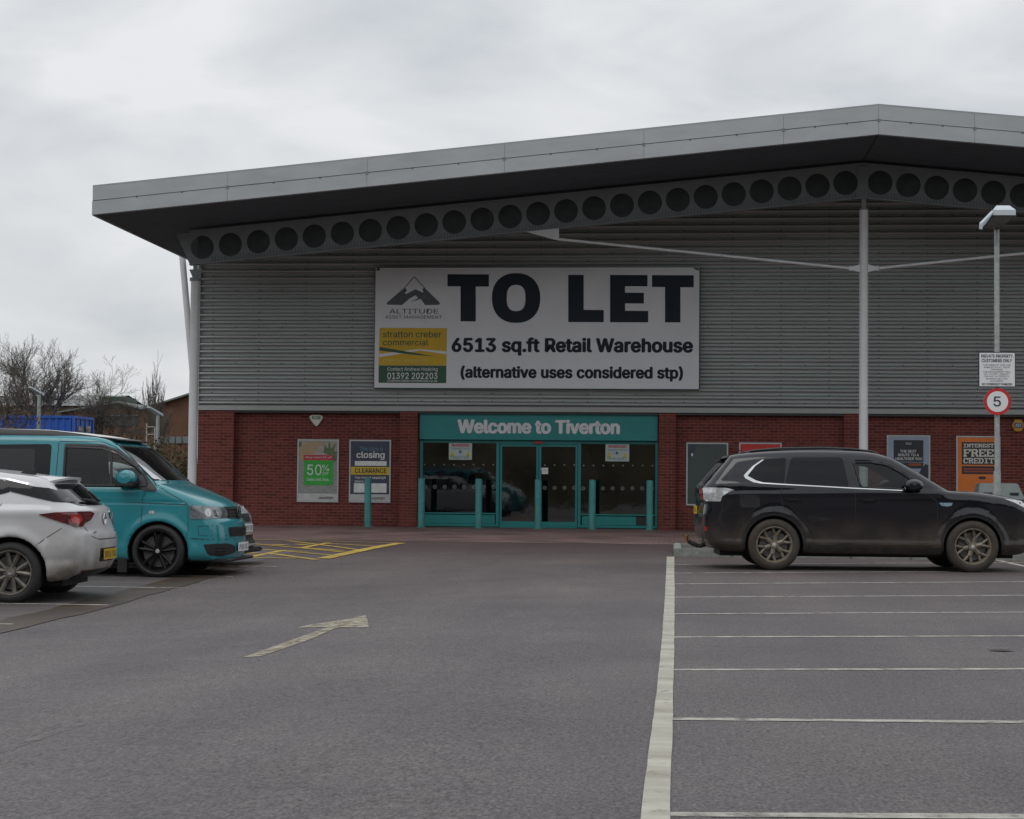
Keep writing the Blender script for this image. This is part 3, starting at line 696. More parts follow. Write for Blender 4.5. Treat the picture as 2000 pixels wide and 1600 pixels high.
rect_px('red_strip', 592.5, 889, 651, 899.5, y-.006, .001, mat('red_print', (.45, .04, .06), .5), t)
rect_px('green_panel', 593, 899.5, 651, 947.5, y-.007, .001, mat('green_print', (.035, .38, .05), .5, .15, 5), t)
m_wp = mat('white_print', (.68, .70, .68), .5)
text_px('lettering', '50', 600, 907.5, 628, 928, y-.009, m_wp, t); text_px('lettering', '%', 629, 908, 643, 920.5, y-.009, m_wp, t); text_px('lettering', 'OFF', 629, 922.5, 641.5, 928, y-.009, m_wp, t)
text_px('lettering', 'Carpets. Beds. Vinyls.', 599, 934, 643, 940.5, y-.009, m_wp, t, bold=.01); text_px('lettering', 'carpetright.', 622, 969.5, 652, 976, y-.009, m_ink, t, bold=.01)
text_px('lettering', 'Many orders 5% off', 597, 891.5, 648, 896, y-.009, m_wp, t); fin(t)
m_navy = mat('navy_print', (.045, .055, .09), .45, .25, 2.2, bump=.1)
t, y = framed(681, 859.5, 763.8, 981.5, 'wall_poster', 'navy store closing poster with a yellow clearance band, behind the leftmost bollard', 'poster', GP, m_navy)
rect_px('footer_strip', 683.5, 966, 761, 978.5, y-.003, .001, MATS['footer_print'], t)
text_px('lettering', 'This store is', 702, 872.5, 748, 880.5, y-.004, mat('blue_print', (.10, .24, .30), .5), t, bold=.01)
text_px('lettering', 'closing', 696, 882, 751.5, 898, y-.004, m_wp, t, bold=.02)
rect_px('blank_label', 693, 901, 755, 909.5, y-.004, .001, m_wp, t); rect_px('yellow_band', 685.5, 912.5, 760.5, 927, y-.004, .001, mat('yellow_print', (.62, .42, .02), .5), t)
text_px('lettering', 'CLEARANCE', 693, 915, 755, 924, y-.006, m_ink, t, bold=.02)
text_px('lettering', 'Your nearest carpetright', 692.5, 930.5, 754, 936.5, y-.004, m_wp, t, bold=.01); text_px('lettering', 'store is:', 692.5, 937.5, 711, 942.5, y-.004, m_wp, t, bold=.01)
rect_px('blank_label', 691, 944.5, 755, 962, y-.004, .001, m_wp, t); text_px('lettering', 'carpetright.', 724, 970.5, 753, 977, y-.005, m_ink, t, bold=.01); fin(t)
t, y = framed(1340, 865, 1422.3, 987.3, 'wall_poster', 'empty poster frame with plain dark green-grey backing, left of the red one', 'poster frame', GP, mat('dark_backing', (.055, .075, .075), .4, .12, 1.5))
poly_px('torn_corner', [(1343, 869), (1360, 869), (1358, 880), (1352, 892), (1343, 893)], y-.003, .001, m_navy, t); rect_px('paper_scrap', 1350, 885.5, 1353.5, 891, y-.005, .001, m_wp, t); fin(t)
t, y = framed(1443, 865, 1527, 988, 'wall_poster', 'plain red poster in a silver frame, mostly hidden behind the black estate car', 'poster', GP, mat('red_sheet', (.58, .03, .03), .4, .12, 3)); fin(t)
t, y = framed(1732, 850.5, 1817, 975, 'wall_poster', 'pale blue poster with black slogan panel, right of the middle column', 'poster', GP, mat('pale_sky_print', (.30, .38, .48), .45, .1, 2.))
rect_px('slogan_panel', 1745.5, 860, 1803.5, 902, y-.003, .001, m_ink, t); rect_px('slogan_strip', 1745.5, 903.5, 1803.5, 915, y-.003, .001, m_ink, t)
for i, (s, a, b) in enumerate((('THE BEST', 1758, 1790), ('ROUTE TO A', 1754, 1795), ('HEALTHIER YOU', 1749, 1801))): text_px('lettering', s, a, 879+i*7.3, b, 884+i*7.3, y-.005, m_wp, t, bold=.02)
text_px('lettering', 'SALE', 1769, 864.5, 1780, 868.5, y-.005, m_wp, t, bold=.01)
rect_px('orange_text', 1775, 905.5, 1799, 909.5, y-.005, .001, mat('orange_ink', (.35, .07, .02), .5), t)
poly_px('printed_grass', [(1735, 925), (1760, 922), (1790, 930), (1813, 920), (1813, 972), (1735, 972)], y-.004, .001, mat('printed_grass', (.18, .25, .06), .5, .3, 6), t)
poly_px('printed_cyclist', [(1800, 915), (1808, 906), (1813, 909), (1813, 935), (1800, 938), (1795, 925)], y-.006, .001, m_ink, t)
poly_px('printed_rider', [(1738, 921), (1744, 917), (1749, 925), (1748, 942), (1738, 945)], y-.006, .001, mat('printed_blue', (.03, .09, .28), .5), t); fin(t)
m_or = mat('orange_print', (.70, .19, .028), .45, .1, 2.5)
t, y = framed(1867.8, 852, 1954, 976, 'wall_poster', 'orange interest free credit poster behind the lamp post', 'poster', GP, m_or)
rect_px('text_panel', 1878.5, 864, 1943, 907.5, y-.003, .001, m_ink, t); rect_px('text_panel', 1878.5, 911, 1943, 926, y-.003, .001, m_ink, t)
m_cr = mat('cream_print', (.66, .63, .56), .5)
def slab(txt, u0, v0, u1, v1, y, wd, parent):     # slab-serif capitals built from bars
    S = {'I': [((.5, 0), (.5, 1)), ((.1, 0), (.9, 0)), ((.1, 1), (.9, 1))], 'N': [((.15, 0), (.15, 1)), ((.85, 0), (.85, 1)), ((.15, 1), (.85, 0)), ((0, 0), (.3, 0)), ((0, 1), (.2, 1)), ((.7, 1), (1, 1))],
         'T': [((.5, 0), (.5, 1)), ((0, 1), (1, 1)), ((.25, 0), (.75, 0)), ((0, 1), (0, .78)), ((1, 1), (1, .78))], 'E': [((.15, 0), (.15, 1)), ((0, 0), (.95, 0)), ((0, 1), (.95, 1)), ((.15, .5), (.7, .5)), ((.95, 0), (.95, .22)), ((.95, 1), (.95, .78))],
         'R': [((.15, 0), (.15, 1)), ((0, 1), (.7, 1)), ((0, 0), (.35, 0)), ((.15, .5), (.7, .5)), ((.7, 1), (.88, .75)), ((.88, .75), (.7, .5)), ((.6, .5), (.9, 0)), ((.8, 0), (1, 0))],
         'S': [((.05, .2), (.3, 0)), ((.3, 0), (.7, 0)), ((.7, 0), (.9, .25)), ((.9, .25), (.1, .72)), ((.1, .72), (.3, 1)), ((.3, 1), (.7, 1)), ((.7, 1), (.9, .8)), ((.05, 0), (.05, .25)), ((.92, 1), (.92, .75))],
         'F': [((.15, 0), (.15, 1)), ((0, 0), (.4, 0)), ((0, 1), (.95, 1)), ((.15, .5), (.7, .5)), ((.95, 1), (.95, .78))], 'C': [((.9, .2), (.65, 0)), ((.65, 0), (.3, 0)), ((.3, 0), (.05, .3)), ((.05, .3), (.05, .7)), ((.05, .7), (.3, 1)), ((.3, 1), (.65, 1)), ((.65, 1), (.9, .8)), ((.92, 1), (.92, .7))],
         'D': [((.15, 0), (.15, 1)), ((0, 0), (.6, 0)), ((0, 1), (.6, 1)), ((.6, 1), (.92, .7)), ((.92, .7), (.92, .3)), ((.92, .3), (.6, 0))]}
    n = len(txt); cw = (u1-u0)/n; m = MB(); k = 0
    for i, ch in enumerate(txt):
        a = u0+i*cw+cw*.08; b = u0+(i+1)*cw-cw*.10; pw = wd
        for p, q in S[ch]:
            P0 = (a+p[0]*(b-a), v1-p[1]*(v1-v0)); P1 = (a+q[0]*(b-a), v1-q[1]*(v1-v0))
            dx, dy = P1[0]-P0[0], P1[1]-P0[1]; ll = math.hypot(dx, dy)+1e-9; ex, ey = dx/ll*pw*.3, dy/ll*pw*.3
            r = ribbon([(P0[0]-ex, P0[1]-ey), (P1[0]+ex, P1[1]+ey)], pw*(1.15 if abs(dy) > abs(dx) else .8))
            pp = [W(x_, y_, y) for x_, y_ in r]; k += 1
            m.add([(c.x, y-k*.00002, c.z) for c in pp], [tuple(range(len(pp)))])
    return m.build('lettering', m_cr, parent, fix=False)
slab('INTEREST', 1881, 867.5, 1941.5, 873.5, y-.005, 1.6, t); slab('FREE', 1881.5, 878.5, 1941.5, 891, y-.005, 3.2, t); slab('CREDIT', 1881.5, 895.5, 1941.5, 904.5, y-.005, 2.2, t)
for v in (915, 920): rect_px('orange_text', 1882, v, 1940, v+2.4, y-.005, .001, MATS['orange_ink'], t)
rect_px('small_tag', 1912, 931, 1925, 936, y-.005, .001, m_ink, t); fin(t)
# warning notices on the glass
for u0, v0, u1, v1, lb in ((876.5, 865.5, 922, 898, 'white warning notice on the left shop window'), (1182.5, 868, 1229, 901, 'white warning notice on the right shop window')):
    yy = YE+.010; a = W(u0, v1, yy); b = W(u1, v0, yy); t = empty('warning_notice', ((a.x+b.x)/2, yy, a.z)); tag(t, lb, 'notice', 'warning notices on the shop glass')
    rect_px('sheet', u0, v0, u1, v1, yy, .006, mat('notice_paper', (.42, .50, .49), .5), t)
    text_px('lettering', 'WARNING', u0+5, v0+1.8, u1-5, v0+7.2, yy-.002, MATS['red_print'], t, bold=.03)
    for dx in (5.5, 36.5):
        poly_px('hazard_symbol', [(u0+dx-2.5, v0+23), (u0+dx+1, v0+15), (u0+dx+4.5, v0+23)], yy-.002, .001, MATS['yellow_print'], t); rect_px('hazard_label', u0+dx-2.5, v0+23.3, u0+dx+4.5, v0+27, yy-.002, .001, mat('lime_print', (.3, .36, .05), .5), t)
    for k in range(5):
        aa = k*1.2566; poly_px('emblem', [(u0+22.5+4*math.cos(aa), v0+17+4*math.sin(aa)), (u0+22.5+2.5*math.cos(aa+1), v0+17+2.5*math.sin(aa+1)), (u0+22.5, v0+17)], yy-.002, .001, m_ink, t)
    for v in (v0+9.5, v0+11.5, v0+29): text_px('lettering', 'THESE PREMISES ARE PROTECTED', u0+5, v, u1-5, v+1.2, yy-.002, m_ink, t)
    text_px('lettering', 'PROTECTED', u0+10, v0+26.3, u1-10, v0+28.2, yy-.002, m_ink, t); fin(t)
t = empty('door_notice', tuple(W(1064, 926, YE-.005))); tag(t, 'small white paper notice stuck on the sliding door', 'notice')
rect_px('sheet', 1058, 913.8, 1070.5, 926, YE-.006, .003, m_white, t); text_px('lettering', 'CLOSED', 1060, 917.5, 1068, 919, YE-.008, m_ink, t); text_px('lettering', 'STORE', 1061.5, 920, 1067, 921.2, YE-.008, m_ink, t); fin(t)
# alarm boxes
p = W(618, 833, YW-.03); t = empty('alarm_box', tuple(p)); tag(t, 'cream shield shaped alarm box high on the brick wall above the left posters', 'alarm box')
sh = [(603.8, 815), (605.5, 811.5), (612, 810.5), (624, 810.5), (629, 812), (630.5, 815), (628, 820), (621.5, 830), (618, 833), (614, 830.5), (607, 821)]
P = [W(u, v, YW-.1) for u, v in sh]; MB().prism([(q.x, q.z) for q in P], YW-.09, YW-.008).build('case', m_offw, t, bevel=.012)
poly_px('badge', [(609, 813), (626, 813), (625, 819), (610, 819)], YW-.105, .012, mat('green_badge', (.10, .20, .10), .5), t); text_px('lettering', 'ADT', 612, 814, 623, 818, YW-.108, m_offw, t, bold=.02); fin(t)
p = W(1988, 845, YW-.03); t = empty('alarm_box', tuple(p)); tag(t, 'yellow hexagonal alarm box on the brick wall right of the lamp post', 'alarm box')
P = [W(1989+12.5*math.cos(a), 831+13.5*math.sin(a), YW-.1) for a in np.arange(0, 6.28, math.pi/3)]
MB().prism([(q.x, q.z) for q in P], YW-.09, YW-.008).build('case', mat('yellow_plastic', (.55, .28, .02), .4), t, bevel=.012)
rect_px('badge', 1981, 826, 1997, 836, YW-.1, .009, mat('blue_badge', (.07, .09, .16), .5), t); text_px('lettering', 'ADT', 1983, 828, 1995, 834, YW-.103, m_offw, t, bold=.02); fin(t)
# ---------------------------------------------------------------- TO LET banner
YB = YC-.28
BA = [W(734.5, 521.5, YB), W(1366.5, 524, YB), W(1364.5, 761, YB), W(730, 756.5, YB)]
t = empty('letting_board', tuple(W(1048, 760, YB))); tag(t, 'large white TO LET letting board fixed to the grey cladding above the entrance', 'sign board')
x0 = (BA[0].x+BA[3].x)/2; x1 = (BA[1].x+BA[2].x)/2; z1_ = (BA[0].z+BA[1].z)/2; z0_ = (BA[2].z+BA[3].z)/2
m_ban = mat('white_vinyl', (.70, .72, .745), .4, .04, 1.2)
MB().box((x0, YB, z0_), (x1, YB+.03, z1_)).build('panel', m_ban, t)
ed = MB(); ed.box((x0, YB+.03, z0_-.03), (x1+.01, YB+.20, z0_-.002)).box((x0-.01, YB+.03, z1_), (x1+.01, YB+.2, z1_+.02)).box((x1, YB+.003, z0_), (x1+.03, YB+.2, z1_)).box((x0-.02, YB+.03, z0_), (x0-.001, YB+.2, z1_))
ed.build('frame', mat('green_frame', (.01, .06, .05), .5), t)
Z3 = lambda a, b: (700+a/2.857, 500+b/2.857)
mT = mat('board_print', (.017, .025, .037), .6, .05, 2, spec=.25)
Yt = YB-.003
def zp(pts, name='lettering', m=mT, y=Yt): return poly_px(name, [Z3(*q) for q in pts], y, .001, m, t)
zp([(497, 102), (729, 103), (728, 171), (655, 171), (655, 366), (570, 365), (570, 170), (497, 169)])
zp([(1171, 106), (1257, 106), (1257, 301), (1369, 302), (1369, 370), (1171, 369)])
zp([(1404, 106), (1613, 107), (1613, 170), (1488, 169), (1488, 205), (1593, 206), (1593, 266), (1488, 265), (1488, 306), (1617, 307), (1617, 371), (1404, 370)])
zp([(1638, 107), (1871, 108), (1871, 175), (1797, 175), (1797, 371), (1711, 371), (1711, 174), (1638, 173)])
n = 40; mo = MB(); v = []
for (rx, rz, pw) in ((135, 139, 2.25), (52, 73, 2.6)):
    for i in range(n):
        a = 6.28319*i/n; c_, s_ = math.cos(a), math.sin(a)
        X = 880+rx*math.copysign(abs(c_)**(2/pw), c_); Zz = 235-rz*math.copysign(abs(s_)**(2/pw), s_)
        q = W(*Z3(X, Zz), Yt); v.append((q.x, Yt, q.z))
mo.add(v, [(i, (i+1) % n, (i+1) % n+n, i+n) for i in range(n)]).build('lettering', mT, t)
def zt_(s, a, b, c, d, bold=0, m=mT, y=Yt-.002, sp=1.): return text_px('lettering', s, *Z3(a, b), *Z3(c, d), y, m, t, bold, sp)
zt_('6513 sq.ft Retail Warehouse', 519, 457, 1868, 556, .042, sp=1.02); zt_('(alternative uses considered stp)', 569, 616, 1812, 697, .042, sp=1.02)
m_mid = mat('grey_print', (.085, .095, .105), .5)
zt_('ALTITUDE', 172, 296, 446, 322, .004, m_mid); zt_('ASSET MANAGEMENT', 148, 332, 466, 350, .002, m_mid)
zp([(158, 262), (258, 176), (272, 192), (258, 208), (322, 186), (354, 205), (356, 180), (370, 176), (455, 262), (450, 273), (372, 274), (338, 228), (290, 252), (338, 240), (330, 232), (285, 246), (244, 274), (160, 272)][:4]+[(268, 212), (318, 186), (362, 206), (358, 182), (370, 178), (455, 262), (450, 273), (372, 274), (345, 236), (318, 220), (285, 238), (244, 274), (160, 272)], m=m_mid, y=Yt)
mo = MB(); 
for seg in (((256, 180), (312, 116)), ((312, 116), (372, 182))):
    r = ribbon([Z3(*seg[0]), Z3(*seg[1])], 1.6); mo.prism([(W(a, b, Yt).x, W(a, b, Yt).z) for a, b in r], Yt-.0005*(1+len(mo.v)), Yt)
mo.build('logo_outline', m_mid, t)
zp([(288, 256), (334, 236), (322, 226), (352, 236), (330, 246)], 'logo_mark', m_mid, Yt)
m_ly = mat('logo_yellow', (.60, .38, .008), .45, .05, 2); m_lg = mat('logo_green', (.02, .09, .045), .45)
zp([(118, 401), (495, 403), (491, 611), (113, 610)], 'yellow_panel', m_ly, Yt); zp([(113, 611), (491, 612), (490, 710), (112, 708)], 'green_panel', m_lg, Yt)
zp([(117, 547), (340, 520), (492, 533), (492, 549), (345, 528), (116, 566)], 'white_swoosh', m_ban, Yt-.002)
zp([(117, 507), (430, 561), (300, 551), (117, 528)], 'green_swoosh', m_lg, Yt-.004)
zt_('stratton creber', 137, 420, 463, 455, .008, m_lg); zt_('commercial', 137, 465, 390, 500, .008, m_lg)
zt_('property consultants', 137, 574, 388, 596, 0, mat('pale_yellow_print', (.62, .50, .18), .5))
zt_('Contact Andrew Hosking', 161, 622, 442, 646, .004, m_ban); zt_('01392 202203', 161, 652, 442, 686, .012, m_ban); zt_('strattoncrebercommercial.co.uk', 161, 689, 441, 702, .004, m_ban)
zp([(105, 68), (120, 62), (118, 84), (98, 80)], 'curled_corner', m_mid, Yt-.002); zp([(1862, 66), (1901, 66), (1901, 82), (1885, 78)], 'curled_corner', m_mid, Yt-.002)
fin(t)
# ---------------------------------------------------------------- bollards
LB = {0: 'teal bollard standing in front of the navy closing poster', 1: 'teal bollard at the left edge of the entrance glazing', 2: 'teal bollard in front of the left shop window near the doors', 3: 'teal bollard in the middle of the sliding doors', 4: 'teal bollard in front of the right shop window near the doors', 5: 'teal bollard at the right edge of the entrance beside the brick pier', 6: 'teal bollard half hidden behind the rear of the black estate car'}
b0 = None
for i, (u, vt, vb) in enumerate(((718.5, 933, 1030), (823, 935, 1031), (935, 936, 1033.5), (1051.5, 937, 1034.5), (1156.5, 937.5, 1035.5), (1269, 938.5, 1036.5), (1374, 939, 1037))):
    p = W(u, 1000, YW-1.1); zt2 = W(u, vt, YW-1.1).z
    if b0 is None:
        b0 = empty('bollard'); h = zt2
        MB().lathe([(0.0001, h), (.06, h-.004), (.083, h-.02), (.086, h-.05), (.086, 0.01)], 24, 'z').build('post', m_tealb, b0, smooth=True)
        MB().lathe([(.087, .03), (.12, .012), (.125, .007)], 20, 'z').build('base_collar', m_tealb, b0, smooth=True)
        o = b0
    else:
        o = b0.copy(); col.objects.link(o)
        for c in b0.children: d = c.copy(); col.objects.link(d); d.parent = o
    o.location = (p.x, p.y, .0); o.rotation_euler = (random.uniform(-.006, .006), random.uniform(-.008, .008), i)
    tag(o, LB[i], 'bollard', 'teal bollards in front of the shop')
# ---------------------------------------------------------------- lamp post with signs
YLp = 31.0; p = W(1947.5, 900, YLp)
t = empty('lamp_post', (p.x, YLp, 0)); tag(t, 'grey galvanised lamp post with a floodlight head, carrying two signs beside the black estate car', 'lamp post')
lx = p.x; ztop = W(1947, 432, YLp).z
MB().tube((lx, YLp, .09), (lx, YLp, 1.4), .062, .06, n=20).tube((lx, YLp, 1.4), (lx, YLp, ztop), .043, n=20).build('pole', m_galv, t, smooth=True)
def LP(u, v, y=YLp): q = W(u, v, y); return (q.x, q.z)
hd = MB(); zA = W(1950, 432, YLp).z
# tapered box head pointing towards the car park: long, seen from below-left
Q = lambda u, v, y: W(u, v, y)
top = [Q(1946.5, 401.5, YLp+.25), Q(1971.5, 401.5, YLp+.25), Q(1984, 410, YLp-.1), Q(1939, 410, YLp-.1)]
lowf = [Q(1984, 423.5, YLp-.1), Q(1936, 423.5, YLp-.1)]
fl = [Q(1912.5, 436, YLp-.55), Q(1913, 447, YLp-.55)]
def hexa(pts, fs, name, m): return MB().add(pts, fs).build(name, m, t)
m_head = mat('lamp_housing', (.50, .56, .60), .35, .05, 6)
hexa([top[0], top[1], top[2], top[3], lowf[0], lowf[1], Q(1975, 426, YLp+.25), Q(1948, 428, YLp+.25)], [(0, 1, 2, 3), (3, 2, 4, 5), (2, 1, 6, 4), (1, 0, 7, 6), (0, 3, 5, 7)], 'lamp_head', m_head)
a1, a2 = Q(1938, 411, YLp-.1), Q(1935, 423, YLp-.1)
c1, c2, c3, c4 = Q(1912.5, 436, YLp-.6), Q(1912.5, 447.5, YLp-.6), Q(1937, 411, YLp-.1), Q(1927, 434, YLp-.1)
hexa([c1, c2, c4, c3, c1+Vector((.05, .03, 0)), c2+Vector((.05, .03, 0)), c4+Vector((.05, .03, 0)), c3+Vector((.05, .03, 0))], [(0, 1, 2, 3), (7, 6, 5, 4), (0, 4, 5, 1), (1, 5, 6, 2), (2, 6, 7, 3), (3, 7, 4, 0)], 'lamp_side', m_head)
b_ = [Q(1936, 423.5, YLp-.12), Q(1984, 423.5, YLp-.12), Q(1970, 434, YLp-.3), Q(1957, 442, YLp-.4), Q(1914, 447.5, YLp-.58), Q(1926, 434, YLp-.3)]
hexa([q for q in b_]+[q+Vector((0, 0.02, .03)) for q in b_], [(0, 1, 2, 3, 4, 5), (11, 10, 9, 8, 7, 6)]+[(i, (i+1) % 6, (i+1) % 6+6, i+6) for i in range(6)], 'lamp_glass', mat('lamp_underside', (.03, .027, .025), .95, spec=.0))
MB().tube((lx, YLp, ztop-.15), (lx, YLp, ztop+.1), .052, n=16).build('spigot', mat('rusty_steel', (.09, .055, .04), .8), t)
fin(t)
t = empty('car_park_notice', tuple(W(1947, 756, YLp-.08))); tag(t, 'white private property customers only notice on the lamp post', 'sign')
ys = YLp-.075
rect_px('backing', 1911, 687.5, 1983.5, 756.5, ys, .012, m_ink, t); rect_px('face', 1913, 689.5, 1982, 754.5, ys-.003, .002, m_white, t)
text_px('lettering', 'PRIVATE PROPERTY', 1916.5, 692.5, 1978, 698.5, ys-.005, m_ink, t, .02); text_px('lettering', 'CUSTOMERS ONLY', 1917.5, 701, 1976.5, 707.5, ys-.005, m_ink, t, .02)
for i, (s, hw) in enumerate((('THE USERS OF THIS CAR', 27), ('PARK DO SO AT THEIR', 25), ('OWN RISK.', 12), ('THE MANAGEMENT WILL', 27), ('NOT ACCEPT LIABILITY', 25), ('FOR ANY ACCIDENTS,', 25), ('DAMAGE OR LOSS', 21), ('INCURRED.', 13))):
    text_px('lettering', s, 1947-hw, 711.6+i*4.45, 1947+hw, 714.6+i*4.45, ys-.005, m_ink, t, .0)
text_px('lettering', 'NO OVERNIGHT PARKING', 1918, 748.3, 1977, 752.6, ys-.005, m_ink, t, .02); fin(t)
t = empty('speed_limit_sign', tuple(W(1948, 811, YLp-.08))); tag(t, 'round red ringed speed limit sign reading 5 on the lamp post', 'sign')
c = W(1948.3, 784.5, YLp-.075); rr = (W(1975, 784, YLp).x-W(1921.3, 784, YLp).x)/2
MB().tube((c.x, ys+.012, c.z), (c.x, ys, c.z), rr, n=40).build('backing', m_galv, t)
mo = MB(); n = 40; v = []
for q in (rr, rr*.77): v += [(c.x+q*math.cos(6.28319*i/n), ys-.002, c.z+q*math.sin(6.28319*i/n)) for i in range(n)]
mo.add(v, [(i, (i+1) % n, (i+1) % n+n, i+n) for i in range(n)]).build('red_ring', mat('sign_red', (.52, .02, .025), .4), t)
MB().tube((c.x, ys-.001, c.z), (c.x, ys-.0015, c.z), rr*.77, n=40).build('face', m_white, t)
text_px('lettering', '5', 1940.5, 774.5, 1955, 794, ys-.004, m_ink, t, .008); fin(t)
# ---------------------------------------------------------------- grit bin by the wall
p = W(1950, 1000, 40.2); t = empty('grit_bin', (p.x, 40.2, 0)); tag(t, 'grey plastic grit bin with a sloped lid, behind the lamp post', 'grit bin')
gx = p.x; zl = W(1950, 944, 40.2).z; gw = W(1997, 940, 40.2).x-W(1905, 940, 40.2).x
m_bin = mat('grey_green_plastic', (.14, .17, .165), .55, .1, 5)
MB().prism([(-gw*.44, .0), (gw*.44, 0), (gw*.48, zl-.36), (-gw*.48, zl-.36)], -.35, .35).build('tub', m_bin, t, bevel=.02)
lid = MB().add([(-gw*.5, -.42, zl-.36), (gw*.5, -.42, zl-.36), (gw*.5, .4, zl-.36), (-gw*.5, .4, zl-.36), (-gw*.42, -.1, zl), (gw*.40, -.1, zl), (gw*.40, .3, zl), (-gw*.42, .3, zl)], [(0, 1, 2, 3), (4, 7, 6, 5), (0, 4, 5, 1), (1, 5, 6, 2), (2, 6, 7, 3), (3, 7, 4, 0)]).build('lid', m_bin, t, bevel=.02)
for s in (-1, 1): MB().box((s*gw*.28-.09, -.36, zl-.24), (s*gw*.28+.09, -.25, zl-.20)).build('hand_slot', m_blackp, t)
# ---------------------------------------------------------------- vehicles: smooth body volumes meshed with surface nets
def poly_sd(P, X, Z):
    P = np.asarray(P, float); d = np.full(X.shape, 1e9); ins = np.zeros(X.shape, bool); n = len(P)
    for i in range(n):
        ax, az = P[i]; bx, bz = P[(i+1) % n]; ex, ez = bx-ax, bz-az; L2 = ex*ex+ez*ez
        if L2 < 1e-12: continue
        t = np.clip(((X-ax)*ex+(Z-az)*ez)/L2, 0, 1); d = np.minimum(d, (X-ax-t*ex)**2+(Z-az-t*ez)**2)
        if az != bz:
            c = ((az > Z) != (bz > Z)) & (X < ex*(Z-az)/(ez)+ax); ins ^= c
    d = np.sqrt(d); return np.where(ins, -d, d)
class F2:
    def __init__(s, P, x0, x1, z0, z1, h=.0125):
        s.x0, s.z0, s.h = x0, z0, h; xs = np.arange(x0, x1+h, h); zs = np.arange(z0, z1+h, h); X, Z = np.meshgrid(xs, zs, indexing='ij'); s.g = poly_sd(P, X, Z)
    def __call__(s, x, z):
        a = np.clip((x-s.x0)/s.h, 0, s.g.shape[0]-1.001); b = np.clip((z-s.z0)/s.h, 0, s.g.shape[1]-1.001); i = a.astype(int); j = b.astype(int); a = a-i; b = b-j; g = s.g
        return (g[i, j]*(1-a)+g[i+1, j]*a)*(1-b)+(g[i, j+1]*(1-a)+g[i+1, j+1]*a)*b
def smax(a, b, k):
    h = np.maximum(k-np.abs(a-b), 0)/k; return np.maximum(a, b)+h*h*k*.25
def surface_nets(f, lo, hi, h):
    xs, ys, zs = [np.arange(lo[i], hi[i]+h, h) for i in range(3)]
    X, Y, Z = np.meshgrid(xs, ys, zs, indexing='ij'); V = f(X, Y, Z); nx, ny, nz = V.shape; I = V < 0
    acc = np.zeros((nx-1, ny-1, nz-1, 3)); cnt = np.zeros((nx-1, ny-1, nz-1))
    for ax in range(3):
        sa = [slice(None)]*3; sb = [slice(None)]*3; sa[ax] = slice(0, -1); sb[ax] = slice(1, None)
        va, vb = V[tuple(sa)], V[tuple(sb)]; cr = I[tuple(sa)] != I[tuple(sb)]; t = np.where(cr, va/(va-vb+1e-20), 0)
        o1, o2 = [q for q in range(3) if q != ax]
        for d1 in (0, 1):
            for d2 in (0, 1):
                sl = [None]*3; sl[ax] = slice(None); sl[o1] = slice(d1, V.shape[o1]-1+d1); sl[o2] = slice(d2, V.shape[o2]-1+d2); sl = tuple(sl)
                c = cr[sl]; cnt += c; acc[..., ax] += np.where(c, t[sl], 0); acc[..., o1] += c*d1; acc[..., o2] += c*d2
    m = cnt > 0; idx = -np.ones(m.shape, int); idx[m] = np.arange(m.sum()); ii = np.argwhere(m)
    P = (ii+acc[m]/cnt[m][:, None])*h+np.array([xs[0], ys[0], zs[0]]); quads = []
    for ax in range(3):
        o1, o2 = [(1, 2), (2, 0), (0, 1)][ax]; sa = [slice(None)]*3; sb = [slice(None)]*3; sa[ax] = slice(0, -1); sb[ax] = slice(1, None)
        for o in (o1, o2): sa[o] = slice(1, -1); sb[o] = slice(1, -1)
        a, b = I[tuple(sa)], I[tuple(sb)]; w_ = np.argwhere(a != b); fl = a[a != b]
        off = np.zeros(3, int); off[o1] = 1; off[o2] = 1; c = w_+off
        def gi(d1, d2):
            q = c.copy(); q[:, o1] -= d1; q[:, o2] -= d2; return idx[q[:, 0], q[:, 1], q[:, 2]]
        q = np.stack([gi(1, 1), gi(0, 1), gi(0, 0), gi(1, 0)], 1); q[~fl] = q[~fl][:, ::-1]; quads.append(q)
    return P, np.concatenate(quads)
def grad(f, p, e=.004):
    g = np.empty_like(p)
    for a in range(3):
        d = np.zeros(3); d[a] = e; q = p+d; r = p-d; g[:, a] = (f(q[:, 0], q[:, 1], q[:, 2])-f(r[:, 0], r[:, 1], r[:, 2]))/(2*e)
    return g
def np_mesh(name, P, Q):
    me = bpy.data.meshes.new(name); me.vertices.add(len(P)); me.vertices.foreach_set('co', P.ravel()); k = Q.shape[1]
    me.loops.add(len(Q)*k); me.loops.foreach_set('vertex_index', Q.ravel().astype(np.int32)); me.polygons.add(len(Q)); me.polygons.foreach_set('loop_start', np.arange(0, len(Q)*k, k, dtype=np.int32)); me.polygons.foreach_set('loop_total', np.full(len(Q), k, np.int32))
    me.update(calc_edges=True); me.validate(); return me
